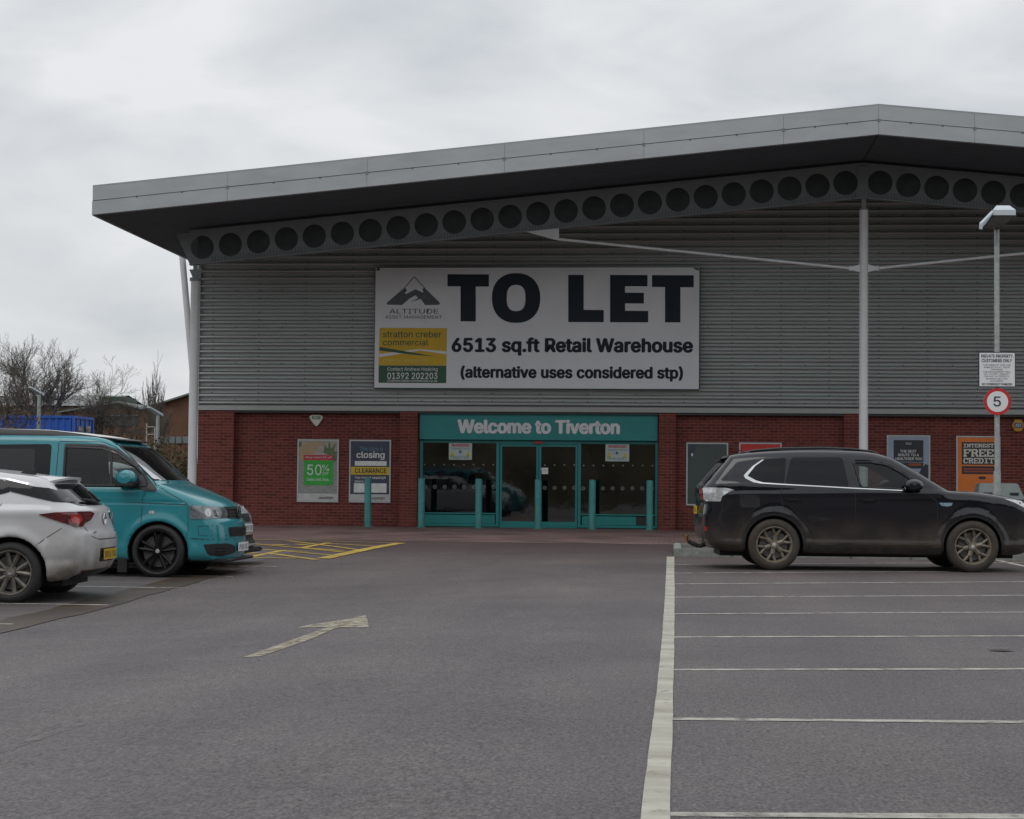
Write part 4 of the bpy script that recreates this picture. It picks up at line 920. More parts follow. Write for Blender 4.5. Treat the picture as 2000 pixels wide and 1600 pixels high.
class Body:
    def __init__(s, sil, wtab, belt, tum, k, cf, cr, arches, Ra, yin, rib=None):
        # sil: closed side outline; wtab: (x, halfwidth); belt: (x, z); tum: inward lean of the glasshouse; arches: [(x, z)]
        xs = [p[0] for p in sil]; s.x0, s.x1 = min(xs), max(xs); zs = [p[1] for p in sil]; s.z1 = max(zs); s.z0 = min(zs)
        s.S = F2(sil, s.x0-.3, s.x1+.3, s.z0-.2, s.z1+.25); s.wt = np.array(wtab, float); s.bt = np.array(belt, float); s.tum = tum; s.k = k; s.cf = cf; s.cr = cr; s.ar = arches; s.Ra = Ra; s.yin = yin; s.rib = rib
        wt = catm(wtab, 8); s.wx = np.array([p[0] for p in wt]); s.wy = np.array([p[1] for p in wt]); s.holes = []; s.inner = None
    def Wd(s, x, z):
        w_ = np.interp(x, s.wx, s.wy); b = np.interp(x, s.bt[:, 0], s.bt[:, 1]); u = z-b
        w_ = w_-s.tum*np.maximum(u, 0)**1.15-.035*np.clip(u, -.07, 0)**2/.0049*0-.04*(np.clip((-u-.12)/.7, 0, 1))**2
        w_ = w_-.018*np.clip((u+.03)/.05, 0, 1)
        for (ax, az) in s.ar:
            r = np.hypot(x-ax, z-az); w_ = w_+.022*np.exp(-((r-s.Ra-.02)/.07)**2)*(z > az-.1)
        if s.rib: w_ = w_+s.rib(x, z, u)
        return w_
    def f0(s, x, y, z):
        L_ = s.x1-s.x0; c = np.interp(x, [s.x0, s.x0+.25*L_, s.x1-.35*L_, s.x1], [-s.cr, 0, 0, s.cf]); xx = x+c*y*y
        return smax(s.S(np.clip(xx, s.x0-.29, s.x1+.29), z), (np.abs(y)-s.Wd(x, z))*.95, s.k)
    def f(s, x, y, z):
        v0 = s.f0(x, y, z); v = v0
        for (ax, az) in s.ar: v = np.maximum(v, -np.maximum(np.hypot(x-ax, z-az)-s.Ra, s.yin-np.abs(y)))
        if s.inner is not None:
            zin, xa, xb = s.inner; inn = np.maximum(np.maximum(v0+.055, zin-z), np.maximum(xa-x, x-xb)); v = np.maximum(v, -inn)
            for pol, mode, lim in s.holes:
                if mode == 'side': hh = np.maximum(pol(x, z), .35-np.abs(y))
                else: hh = np.maximum(pol(y, z), lim-x)
                v = np.maximum(v, -hh)
        return v
    def mesh(s, name, mats, parent, h=.0235, bottom=True):
        P, Q = surface_nets(s.f, (s.x0-.08, -1.05, s.z0-.06), (s.x1+.08, 1.05, s.z1+.06), h)
        for _ in range(2):
            v = s.f(P[:, 0], P[:, 1], P[:, 2]); g = grad(s.f, P); n2 = (g**2).sum(1)+1e-6; d = -(v/n2)[:, None]*g; ln = np.linalg.norm(d, axis=1); P = P+d*np.minimum(1, .35*h/(ln+1e-9))[:, None]
        me = np_mesh(name, P, Q); o = link(name, me, mats, parent, smooth=True)
        c = P[Q].mean(1); mi = np.zeros(len(Q), np.int32)
        for ax, az in s.ar: mi[(np.hypot(c[:, 0]-ax, c[:, 2]-az) < s.Ra+.004) & (np.abs(c[:, 1]) < s.Wd(c[:, 0], c[:, 2])-.014)] = 1
        if s.inner is not None: mi[s.f0(c[:, 0], c[:, 1], c[:, 2]) < -.02] = 1
        mi[c[:, 2] < s.z0+.02] = 1
        me.polygons.foreach_set('material_index', mi); return o
    def hit(s, view, u, v, side=-1):
        u = np.asarray(u, float); v = np.asarray(v, float); n = len(u)
        T = np.arange(0, 1.15, .02) if view == 'side' else np.arange(0, 2.6, .03)
        def P(t):
            if view == 'side': return np.stack([u, side*(1.12-t), v], 1)
            if view == 'front': return np.stack([s.x1+.1-t, u, v], 1)
            if view in ('diag_rear', 'diag_front'):
                k = .70711; sx_ = 1 if view == 'diag_rear' else -1; return np.stack([sx_*k*(u+t-1.6)+(0 if sx_ > 0 else 0), side*k*(u-t+1.6), v], 1)
            if view == 'rear': return np.stack([s.x0-.1+t, u, v], 1)
            return np.stack([u, v, s.z1+.1-t], 1)
        a = np.zeros(n); done = np.zeros(n, bool)
        for t in T:
            q = P(np.full(n, t)); fv = s.f0(q[:, 0], q[:, 1], q[:, 2]); new = (fv < 0) & ~done; a[new] = t; done |= new
        a[~done] = np.nan
        if (~done).any(): a[~done] = np.nanmedian(a) if done.any() else .3
        lo, hi = a-(.02 if view == 'side' else .03), a.copy()
        for _ in range(12):
            m = (lo+hi)/2; q = P(m); fv = s.f0(q[:, 0], q[:, 1], q[:, 2]); hi = np.where(fv < 0, m, hi); lo = np.where(fv < 0, lo, m)
        q = P(hi); g = grad(s.f0, q); g /= np.linalg.norm(g, axis=1)[:, None]+1e-9; return q, g
    def patch(s, name, poly, view, m, parent, side=-1, off=.004, th=.014, grid=.05, smooth=True):
        pts = [Vector(p) for p in poly]; B_ = []
        for i in range(len(pts)):
            a, b = pts[i], pts[(i+1) % len(pts)]; k = max(1, int((b-a).length/grid+.5)); B_ += [a.lerp(b, j/k) for j in range(k)]
        nb = len(B_); xs = [p.x for p in B_]; zs = [p.y for p in B_]; inner = []
        for gx in np.arange(min(xs)+grid/2, max(xs), grid):
            for gz in np.arange(min(zs)+grid/2, max(zs), grid): inner.append((gx, gz))
        if inner:
            A = np.array(inner); sdv = poly_sd([(p.x, p.y) for p in B_], A[:, 0], A[:, 1]); inner = [Vector(A[i]) for i in np.where(sdv < -grid*.35)[0]]
        r = geometry.delaunay_2d_cdt(B_+inner, [(i, (i+1) % nb) for i in range(nb)], [list(range(nb))], 1, 1e-6)
        U = np.array([(p.x, p.y) for p in r[0]]); T = [tuple(f) for f in r[2]]
        q, g = s.hit(view, U[:, 0], U[:, 1], side); A = q+g*off; Bk = q+g*(off-th); n = len(A)
        V = np.concatenate([A, Bk]); F = list(T); ec = {}
        for f in T:
            for i in range(len(f)):
                e = (f[i], f[(i+1) % len(f)]); ec[tuple(sorted(e))] = ec.get(tuple(sorted(e)), [])+[e]
        for k, l in ec.items():
            if len(l) == 1: a, b = l[0]; F.append((b, a, a+n, b+n))
        me = bpy.data.meshes.new(name); me.from_pydata([tuple(v) for v in V], [], F); me.update(); bm = bmesh.new(); bm.from_mesh(me); bmesh.ops.recalc_face_normals(bm, faces=bm.faces)
        # make sure it faces outwards
        bm.faces.ensure_lookup_table(); tot = 0
        for fi in range(min(len(T), len(bm.faces))): tot += bm.faces[fi].normal.dot(Vector(g[T[fi][0]]))*bm.faces[fi].calc_area()
        if tot < 0: bmesh.ops.reverse_faces(bm, faces=bm.faces)
        bm.to_mesh(me); bm.free(); o = link(name, me, m, parent, smooth)
        if smooth: me.set_sharp_from_angle(angle=R(40))
        return o
    def both(s, name, poly, m, parent, **k):
        a = s.patch(name, poly, 'side', m, parent, side=-1, **k); b = s.patch(name, poly, 'side', m, parent, side=1, **k); return a, b
    def seam(s, pts, parent, view='side', wd=.009, sides=(-1, 1), name='door_seam', m=None, off=.0015):
        for sd_ in sides if view == 'side' else (-1,): s.patch(name, ribbon(pts, wd), view, m or m_blackp, parent, side=sd_, off=off, th=.01, grid=.06, smooth=False)
def rounded(P, r=.03, n=4):
    P = [Vector(p) for p in P]; o = []; N_ = len(P)
    for i in range(N_):
        a, b, c = P[i-1], P[i], P[(i+1) % N_]; ra = min(r, (a-b).length*.45, (c-b).length*.45); p = b+(a-b).normalized()*ra; q = b+(c-b).normalized()*ra
        for k in range(n+1):
            t = k/n; o.append(tuple(p*(1-t)**2+b*2*t*(1-t)+q*t*t))
    return o
def wheel(parent, x, y, z, Rw, Rr, wd, style, m_rim, m_tyre, cap=None, side=-1, ang=0):
    w_ = empty('wheel', (x, y, z), 0 if side < 0 else math.pi, parent); h = wd/2
    MB().lathe([(Rr-.004, -h+.012), (Rr+.006, -h), (Rr+.03, -h-.006), (Rw*.86, -h-.004), (Rw*.96, -h+.012), (Rw, -h+.035), (Rw, h-.035), (Rw*.96, h-.012), (Rr+.02, h), (Rr-.01, h-.01)], 56, closed=True).build('tyre', m_tyre, w_, smooth=True)
    r = MB(); r.lathe([(Rr+.004, -h+.006), (Rr-.002, -h-.002), (Rr-.012, -h), (Rr-.018, -h+.02), (Rr-.03, -h+.05), (Rr-.035, h-.02)], 56)
    f0 = -h+.022; hub = .058
    def spoke(a0, a1, r0, r1, w0, w1, d=.03):
        p = (r0*math.cos(a0), r0*math.sin(a0)); q = (r1*math.cos(a1), r1*math.sin(a1)); dd = Vector((q[0]-p[0], q[1]-p[1])).normalized(); n_ = Vector((-dd.y, dd.x))
        P = [(p[0]+n_.x*w0/2, p[1]+n_.y*w0/2), (q[0]+n_.x*w1/2, q[1]+n_.y*w1/2), (q[0]-n_.x*w1/2, q[1]-n_.y*w1/2), (p[0]-n_.x*w0/2, p[1]-n_.y*w0/2)]
        ya = [f0+.018, f0, f0, f0+.018]; Pi = [(a*.82+b*.18) for a, b in zip(P[0], P[3])]
        v = [(a[0], yy+.008, a[1]) for a, yy in zip(P, ya)]+[(a[0], yy+d, a[1]) for a, yy in zip(P, ya)]
        c0 = ((P[0][0]+P[3][0])/2, f0+.012, (P[0][1]+P[3][1])/2); c1 = ((P[1][0]+P[2][0])/2, f0-.008, (P[1][1]+P[2][1])/2); v += [c0, c1]
        r.add(v, [(0, 8, 9, 1), (8, 3, 2, 9), (0, 1, 5, 4), (3, 7, 6, 2), (4, 5, 6, 7)])
    if style == 'y7':
        n = 6
        for i in range(n):
            a = ang+6.28319*i/n; spoke(a, a, .04, Rr*.52, .060, .058); spoke(a-.03, a-.25, Rr*.47, Rr-.006, .034, .036); spoke(a+.03, a+.25, Rr*.47, Rr-.006, .034, .036)
    elif style == 'twin5':
        for i in range(5):
            a = ang+6.28319*i/5
            for s_ in (-1, 1): spoke(a+s_*.25, a+s_*.20, .05, Rr-.01, .036, .040)
    else:
        for i in range(5):
            a = ang+6.28319*i/5
            for s_ in (-1, 1): spoke(a+s_*.10, a+s_*.30, .05, Rr-.01, .040, .046)
    r.lathe([(.0001, f0+.0), (hub*.9, f0+.002), (hub, f0+.014), (hub, f0+.05)], 28)
    for i in range(5): a = ang+.6+6.28319*i/5; r.tube((hub*1.15*math.cos(a), f0+.012, hub*1.15*math.sin(a)), (hub*1.15*math.cos(a), f0+.02, hub*1.15*math.sin(a)), .010, n=8)
    ro = r.build('rim', m_rim, w_, smooth=True)
    MB().lathe([(.03, -h+.095), (Rr*.78, -h+.095), (Rr*.78, -h+.115), (.03, -h+.115)], 36, closed=True).build('brake_disc', mat('brake_disc', (.12, .115, .11), .5, .2, 20, metal=.4), w_, smooth=True)
    MB().lathe([(.0001, -h+.13), (Rr-.02, -h+.13)], 36).build('wheel_back', m_black, w_)
    MB().lathe([(.0001, f0-.008), (.026, f0-.006), (.028, f0+.004)], 20).build('hub_cap', cap or m_chrome, w_, smooth=True)
    return w_
def lampglow(m):
    return m
m_seat = mat('seat_fabric', (.03, .032, .036), .9, .2, 20)
def seats(parent, xs_, zb, y=.36, s=1.0):
    for xx in xs_:
        for sy in (-1, 1):
            q = MB(); c = sy*y
            q.prism(rounded([(xx-.25, zb), (xx+.28, zb+.03), (xx+.28, zb+.14), (xx-.12, zb+.13), (xx-.30, zb+.62), (xx-.42, zb+.60)], .04), c-.24, c+.24)
            q.prism(rounded([(xx-.43, zb+.64), (xx-.33, zb+.64), (xx-.36, zb+.84), (xx-.44, zb+.84)], .03), c-.12, c+.12)
            q.build('seat', m_seat, parent, bevel=.02)
m_headglass = mat('lamp_clear_cover', (.30, .31, .33), .08, .5, 9, metal=.6, coat=1)
m_blackglass = mat('privacy_glass', (.005, .006, .008), .05, .2, 2, spec=.35)
m_clear = glass_mat('car_window_glass', (.62, .68, .66), 1.1, .12)
m_screen = glass_mat('windscreen_glass', (.50, .58, .56), 4.5, .2)
m_tyre = mat('tyre_rubber', (.018, .018, .018), .75, .25, 18)
m_mudtyre = mat('dusty_tyre', (.045, .038, .030), .85, .3, 9)

# ---- black estate SUV
def plate(parent, x, z, fx, m, txt, y=0, wd=.52, hh=.112, tilt=0):
    pl = MB().box((x-.006, y-wd/2, z-hh/2), (x+.006, y+wd/2, z+hh/2)).build('number_plate', m, parent, bevel=.003)
    if fx > 0: M = Matrix(((0, -1, 0, x+.008), (1, 0, 0, y), (0, 0, 1, z), (0, 0, 0, 1)))
    else: M = Matrix(((0, 1, 0, x-.008), (-1, 0, 0, y), (0, 0, 1, z), (0, 0, 0, 1)))
    letters('lettering', txt, -wd*.44, wd*.44, -.036, .036, 0, m_ink, pl, .0, M=M); return pl
sp = G(1512, 1116); sq = G(1898, 1115.5)
suv = empty('estate_car', (sp.x-.04, 24.3+.86, 0), R(3.5)); suv.scale = (.975,)*3; tag(suv, 'black muddy estate car with a towing ball, parked side-on by the kerbed island', 'car')
P = [(-.86, .30), (-.955, .40), (-.995, .52), (-1.0, .72), (-.985, .90), (-1.0, 1.04), (-.985, 1.13), (-.93, 1.20), (-.66, 1.50), (-.60, 1.555), (-.42, 1.585), (-.13, 1.612), (.23, 1.632), (.72, 1.640), (1.2, 1.628), (1.45, 1.59), (1.65, 1.525), (1.93, 1.365), (2.32, 1.135), (2.42, 1.10), (2.75, 1.085), (3.1, 1.045), (3.36, .995), (3.53, .91), (3.61, .77), (3.62, .55), (3.58, .36), (3.48, .26), (3.1, .225), (1.3, .215), (-.4, .235), (-.75, .26)]
cl = catm(P, 5, True)
def rib_suv(x, z, u): return .010*np.exp(-((z-1.03-.02*x)/.030)**2)-.012*np.exp(-((z-.62)/.16)**2)+.012*np.exp(-((z-.36)/.05)**2)
bs = Body(cl, [(-1.05, .70), (-.93, .80), (-.6, .875), (0, .90), (1.4, .905), (2.6, .895), (3.1, .85), (3.4, .75), (3.66, .58)], [(-1.1, 1.19), (.1, 1.165), (1.06, 1.12), (1.8, 1.085), (2.5, 1.08), (3.7, .98)], .30, .13, .16, .12, [(0, .345), (2.67, .345)], .405, .60, rib_suv)
bs.inner = (.80, -.2, 2.28)
hp = rounded([(1.085, 1.475), (1.30, 1.475), (1.52, 1.44), (1.72, 1.335), (1.92, 1.19), (1.97, 1.105), (1.17, 1.135)], .04)
bs.holes = [(F2(hp, .2, 2.6, .5, 2.), 'side', 0), (F2([(-.66, 1.56), (.66, 1.56), (.76, 1.17), (-.76, 1.17)], -1.2, 1.2, .5, 2.), 'front', 1.55)]
m_suv = mat('black_car_paint', (.002, .003, .007), .12, .1, 1, spec=.35, coat=.8, dirt=((.075, .055, .036), .22, .82, .85))
m_suvc = mat('clean_black_paint', (.004, .005, .009), .22, .1, 1, spec=.35, coat=.65); m_vanc = mat('clean_turquoise_paint', (.020, .225, .265), .2, .05, 1, coat=.9)
bs.mesh('body', [m_suv, m_black], suv)
wr = rounded([(-.13, 1.50), (.17, 1.525), (.135, 1.175), (-.22, 1.20), (-.385, 1.275), (-.34, 1.34)], .03)
bs.both('quarter_window', wr, m_blackglass, suv, off=.002)
bs.both('rear_door_window', rounded([(.235, 1.53), (.93, 1.54), (1.01, 1.135), (.145, 1.17)], .05), m_blackglass, suv, off=.002)
bs.both('door_pillar', [(.955, 1.535), (1.05, 1.53), (1.145, 1.13), (1.03, 1.13)], m_blackp, suv, off=.003)
for s_ in (-1, 1): bs.patch('front_door_window', hp, 'side', m_clear, suv, side=s_, off=-.012, th=.004)
bs.patch('windscreen', [(-.66, 1.56), (.66, 1.56), (.77, 1.165), (-.77, 1.165)], 'front', m_screen, suv, off=-.01, th=.004)
bs.patch('rear_window', rounded([(-.62, 1.47), (.62, 1.47), (.72, 1.20), (-.72, 1.20)], .05), 'rear', m_blackglass, suv, off=.003)
chr_ = [(-.16, 1.495), (-.285, 1.41), (-.41, 1.28), (-.39, 1.24), (-.28, 1.185), (-.18, 1.17), (.12, 1.155), (.6, 1.135), (1.08, 1.112), (1.78, 1.086), (1.78, 1.097), (1.08, 1.124), (.6, 1.146), (.12, 1.168), (-.15, 1.184), (-.25, 1.215), (-.36, 1.275), (-.25, 1.41), (-.13, 1.495)]
bs.both('chrome_trim', chr_, m_chrome, suv, off=.006)
m_clr = mat('clear_tail_lamp', (.55, .57, .58), .1, .3, 22, metal=.35, coat=1)
for s_ in (-1, 1):
    bs.patch('tail_lamp', rounded([(-.945, 1.105), (-.90, 1.11), (-.66, 1.11), (-.535, 1.085), (-.62, 1.045), (-.70, 1.0), (-.72, .925), (-.90, .925), (-.935, .95)], .015), 'side', m_clr, suv, side=s_, off=.008)
    bs.patch('tail_lamp_lens', rounded([(s_*.42, 1.10), (s_*.66, 1.10), (s_*.66, .93), (s_*.5, .96)], .02), 'rear', mat('red_lens', (.30, .01, .01), .1, .2, 20, coat=1), suv, off=.006)
    hl = bs.patch('headlight', rounded([(3.10, .995), (3.30, .975), (3.50, .94), (3.53, .79), (3.44, .83), (3.38, .88), (3.28, .93)], .012), 'side', m_clr, suv, side=s_, off=.007)
    bs.patch('front_badge', [(2.215, .935), (2.40, .935), (2.385, .90), (2.33, .885), (2.25, .895)], 'side', mat('blue_chrome_badge', (.35, .50, .60), .2, .3, 60, metal=.5), suv, side=s_, off=.006)
    bs.patch('fog_reflector', [(-.93, .58), (-.89, .58), (-.89, .52), (-.93, .52)], 'side', MATS['red_lens'], suv, side=s_, off=.004)
    bs.patch('wheel_arch_trim', [( .425*math.cos(a), .345+.425*math.sin(a)) for a in np.linspace(-.15, 3.29, 22)]+[(.395*math.cos(a), .345+.395*math.sin(a)) for a in np.linspace(3.29, -.15, 22)], 'side', m_blackp, suv, side=s_, off=.006)
    bs.patch('wheel_arch_trim', [(2.67+.425*math.cos(a), .345+.425*math.sin(a)) for a in np.linspace(-.1, 3.29, 22)]+[(2.67+.395*math.cos(a), .345+.395*math.sin(a)) for a in np.linspace(3.29, -.1, 22)], 'side', m_blackp, suv, side=s_, off=.006)
    bs.patch('sill_trim', [(.50, .245), (2.24, .245), (2.24, .33), (.47, .34)], 'side', mat('muddy_black_plastic', (.03, .026, .022), .7, .4, 9), suv, side=s_, off=.010)
bs.seam([(.10, 1.155), (.085, 1.0), (.12, .86), (.26, .74), (.40, .62), (.45, .50)], suv); bs.seam([(1.085, 1.11), (1.095, .9), (1.085, .345)], suv); bs.seam([(2.02, 1.08), (2.19, .95), (2.20, .70), (2.14, .345)], suv); bs.seam([(.46, .345), (2.14, .345)], suv)
bs.seam([(2.20, 1.06), (2.7, 1.025), (3.08, .985)], suv)
bs.seam([(.235, 1.55), (.92, 1.56), (1.3, 1.545), (1.6, 1.48), (1.98, 1.25)], suv)
bs.seam(rounded([(-.47, 1.02), (-.20, 1.01), (-.20, .85), (-.45, .85), (-.47, 1.02)], .04), suv, wd=.006, name='fuel_flap_seam')
bs.seam([(-.70, .92), (-.72, .60), (-.60, .44), (-.40, .43)], suv, wd=.006)
for s_ in (-1, 1):
    for hx in (.16, 1.18):
        bs.patch('handle_recess', rounded([(hx, .965), (hx+.16, .975), (hx+.17, .91), (hx+.02, .905)], .03), 'side', m_black, suv, side=s_, off=.002)
        q, g = bs.hit('side', [hx-.03, hx+.21], [.945, .945], s_)
        MB().box((0, -.014, -.014), (.24, .014, .014)).build('door_handle', m_suvc, suv, bevel=.009, smooth=True).location = (hx-.03, q[0][1]+s_*.025, .945)
    # mirror
    q = MB(); yy = s_*.98
    mm = MB().lathe([(.0001, -.10), (.06, -.095), (.10, -.05), (.105, .0), (.10, .06), (.07, .10), (.0001, .11)], 20, 'y').build('mirror', m_suvc, suv, smooth=True); mm.scale = (1.25, .9, .82); mm.location = (1.86, yy, 1.165)
    MB().tube((1.87, s_*.82, 1.085), (1.87, s_*.96, 1.105), .03, n=10).build('mirror_arm', m_blackp, suv)
    MB().path([(x, s_*(.60 if 0 < i < 7 else .61), z) for i, (x, z) in enumerate([(-.36, 1.585), (-.28, 1.62), (.1, 1.655), (.7, 1.668), (1.1, 1.655), (1.36, 1.625), (1.44, 1.59), (1.46, 1.585)])], .016).build('roof_rail', m_blackp, suv, smooth=True)
MB().add([(-.72, -.6, 1.50), (-.72, .6, 1.50), (-.42, .62, 1.575), (-.42, -.62, 1.575), (-.70, -.58, 1.478), (-.70, .58, 1.478), (-.5, .6, 1.53), (-.5, -.6, 1.53)], [(0, 1, 2, 3), (7, 6, 5, 4), (0, 4, 5, 1), (0, 3, 7, 4), (1, 5, 6, 2)]).build('spoiler', m_suvc, suv, bevel=.008)
MB().tube((-.30, 0, 1.58), (-.52, 0, 1.73), .006, n=6).build('aerial', m_blackp, suv)
MB().tube((-.55, -.45, 1.45), (-.8, -.3, 1.25), .008).build('rear_wiper', m_blackp, suv)
MB().path([(-.80, 0, .33), (-.95, 0, .29), (-1.06, 0, .33), (-1.10, 0, .36)], .03).build('tow_bar', m_blackp, suv, smooth=True)
MB().lathe([(.0001, .45), (.022, .442), (.026, .425), (.02, .405), (.018, .35), (.03, .34)], 14, 'z', (-1.12, 0, 0)).build('tow_ball', mat('rusty_brass', (.22, .12, .03), .5, .3, 20, metal=.4), suv, smooth=True)
seats(suv, (1.25, .45), .62)
MB().prism(rounded([(1.75, .85), (2.2, .85), (2.2, 1.1), (1.95, 1.12), (1.75, 1.02)], .05), -.68, .68).build('dashboard', m_blackp, suv)
MB().tube((0, -.82, .30), (0, .82, .30), .04).tube((2.67, -.82, .30), (2.67, .82, .30), .04).box((-.7, -.5, .18), (3.3, .5, .30)).build('underbody', m_black, suv)
plate(suv, 3.61, .52, 1, m_white, 'WA14 FVK'); plate(suv, -1.0, .80, -1, MATS['yellow_print'], 'WA14 FVK')
m_rimd = mat('muddy_alloy', (.11, .085, .06), .5, .35, 9, metal=.2, c2=(.25, .22, .17))
for i, (x, a) in enumerate(((0, .35), (2.67, .22))):
    wheel(suv, x, -.80, .348, .348, .245, .225, 'y7', m_rimd, m_mudtyre, mat('dull_cap', (.5, .5, .48), .4, .1, 5, metal=.5), -1, a); wheel(suv, x, .80, .348, .348, .245, .225, 'y7', m_rimd, m_mudtyre, None, 1, a)

# ---- turquoise van
vp = G(308, 1128)
van = empty('camper_van', (vp.x, vp.y+.90, vp.z)); tag(van, 'turquoise camper van with a black and white pop-up roof and black alloy wheels', 'van')
P = [(-3.78, .24), (-3.93, .32), (-3.96, .6), (-3.95, 1.1), (-3.88, 1.5), (-3.78, 1.72), (-3.66, 1.79), (-3.2, 1.80), (-2, 1.81), (-1.2, 1.80), (-.80, 1.765), (-.62, 1.70), (-.42, 1.565), (-.15, 1.345), (.06, 1.20), (.16, 1.165), (.35, 1.10), (.58, 1.01), (.72, .935), (.775, .87), (.80, .76), (.845, .70), (.865, .55), (.865, .36), (.84, .25), (.75, .21), (0, .2), (-2, .2)]
cl = catm(P, 5, True)
def rib_van(x, z, u): return .010*np.exp(-((z-.93)/.05)**2)*0-.010*np.exp(-((z-.955)/.012)**2)*(x < .38)+.014*np.exp(-((z-.33)/.09)**2)
bv = Body(cl, [(-4.0, .84), (-3.8, .91), (-3, .95), (-1, .952), (-.2, .95), (.2, .93), (.45, .885), (.65, .80), (.78, .70), (.90, .52)], [(-4, 1.15), (-.3, 1.13), (0, 1.16), (.4, 1.05), (.9, .9)], .16, .10, .32, .08, [(0, .325), (-3.0, .325)], .385, .62, rib_van)
bv.inner = (.75, -3.6, .0)
hv = rounded([(-1.245, 1.665), (-.74, 1.655), (-.56, 1.59), (-.36, 1.44), (-.19, 1.28), (-.14, 1.155), (-1.245, 1.155)], .04)
ws = rounded([(-.72, 1.665), (.72, 1.665), (.845, 1.235), (-.845, 1.235)], .04)
bv.holes = [(F2(hv, -1.6, .5, .5, 2.2), 'side', 0), (F2(ws, -1.2, 1.2, .5, 2.2), 'front', -.8)]
m_van = mat('turquoise_car_paint', (.020, .225, .265), .2, .05, 1, coat=.7, dirt=((.05, .10, .10), .15, .45, .3))
bv.mesh('body', [m_van, m_black], van)
for s_ in (-1, 1): bv.patch('front_door_window', hv, 'side', m_clear, van, side=s_, off=-.012, th=.004)
bv.patch('windscreen', ws, 'front', m_screen, van, off=-.008, th=.004)
def outline(P, wd): return ribbon(list(P)+[P[0]], wd)
for s_ in (-1, 1):
    seal = MB(); q = hv+[hv[0]]
    for a, b in zip(q, q[1:]):
        pp, g = bv.hit('side', [a[0], b[0]], [a[1], b[1]], s_); seal.tube(pp[0]+g[0]*.0, pp[1]+g[1]*.0, .017, n=6, cap=False)
    seal.build('window_seal', m_blackp, van, smooth=True)
    seal = MB(); q = hp+[hp[0]]
    for a, b in zip(q, q[1:]):
        pp, g = bs.hit('side', [a[0], b[0]], [a[1], b[1]], s_); seal.tube(pp[0], pp[1], .012, n=6, cap=False)
    seal.build('window_seal', m_blackp, suv, smooth=True)
seal = MB(); q = ws+[ws[0]]
for a, b in zip(q, q[1:]):
    pp, g = bv.hit('front', [a[0], b[0]], [a[1], b[1]]); seal.tube(pp[0], pp[1], .014, n=6, cap=False)
seal.build('windscreen_seal', m_blackp, van, smooth=True)
bv.both('window_divider', [(-.66, 1.64), (-.635, 1.625), (-.60, 1.15), (-.635, 1.15)], m_blackp, van, off=-.004, th=.02)
bv.both('quarter_glass_corner', [(-.235, 1.34), (-.13, 1.235), (-.02, 1.125), (-.03, 1.09), (-.16, 1.095), (-.30, 1.13)], m_blackp, van, off=.008)
bv.both('wind_deflector', [(-1.255, 1.69), (-.74, 1.68), (-.53, 1.60), (-.30, 1.41), (-.335, 1.40), (-.56, 1.56), (-.76, 1.625), (-1.24, 1.64)], mat('smoked_plastic', (.03, .028, .028), .15, .1, 3, coat=.5), van, off=.014, th=.02)
for a, b in ((-2.62, -1.43), (-3.74, -2.72)):
    bv.both('rear_side_window', rounded([(a, 1.665), (b, 1.685), (b, 1.14), (a, 1.14)], .05), m_blackglass, van, off=.002)
    bv.both('sliding_window_frame', outline(rounded([(a+.25, 1.60), (b-.22, 1.61), (b-.22, 1.2), (a+.25, 1.2)], .04), .025), m_blackp, van, off=.006)
m_seamv = mat('turquoise_shadow_gap', (.01, .05, .06), .7)
bv.seam([(-1.335, 1.76), (-1.35, 1.2), (-1.355, .30)], van, m=m_seamv); bv.seam([(-.16, 1.09), (-.20, 1.0), (-.215, .66)], van, m=m_seamv); bv.seam([(-2.68, 1.76), (-2.68, .3)], van, m=m_seamv)
bv.seam([(-1.3, .965), (-.5, .955), (.37, .925)], van, m=m_seamv, wd=.012); bv.seam([(-.02, 1.17), (.10, 1.09), (.33, .965), (.37, .925)], van, m=m_seamv); bv.seam([(.375, .925), (.385, .60), (.36, .50)], van, m=m_seamv, wd=.006)
bv.seam([(-1.33, 1.72), (-.78, 1.715), (-.60, 1.655), (-.40, 1.50), (-.12, 1.255), (-.03, 1.16)], van, m=m_seamv, wd=.008)
bv.seam([(.37, .50), (.62, .485), (.84, .48)], van, m=m_seamv, wd=.012); bv.seam([(.50, .655), (.72, .655)], van, m=m_seamv, wd=.008); bv.seam([(.50, .655), (.51, .54), (.60, .535), (.84, .53)], van, m=m_seamv, wd=.006)
m_lampv = mat('headlamp_inside', (.10, .105, .12), .12, .6, 16, metal=.3, coat=1, c2=(.30, .31, .33))
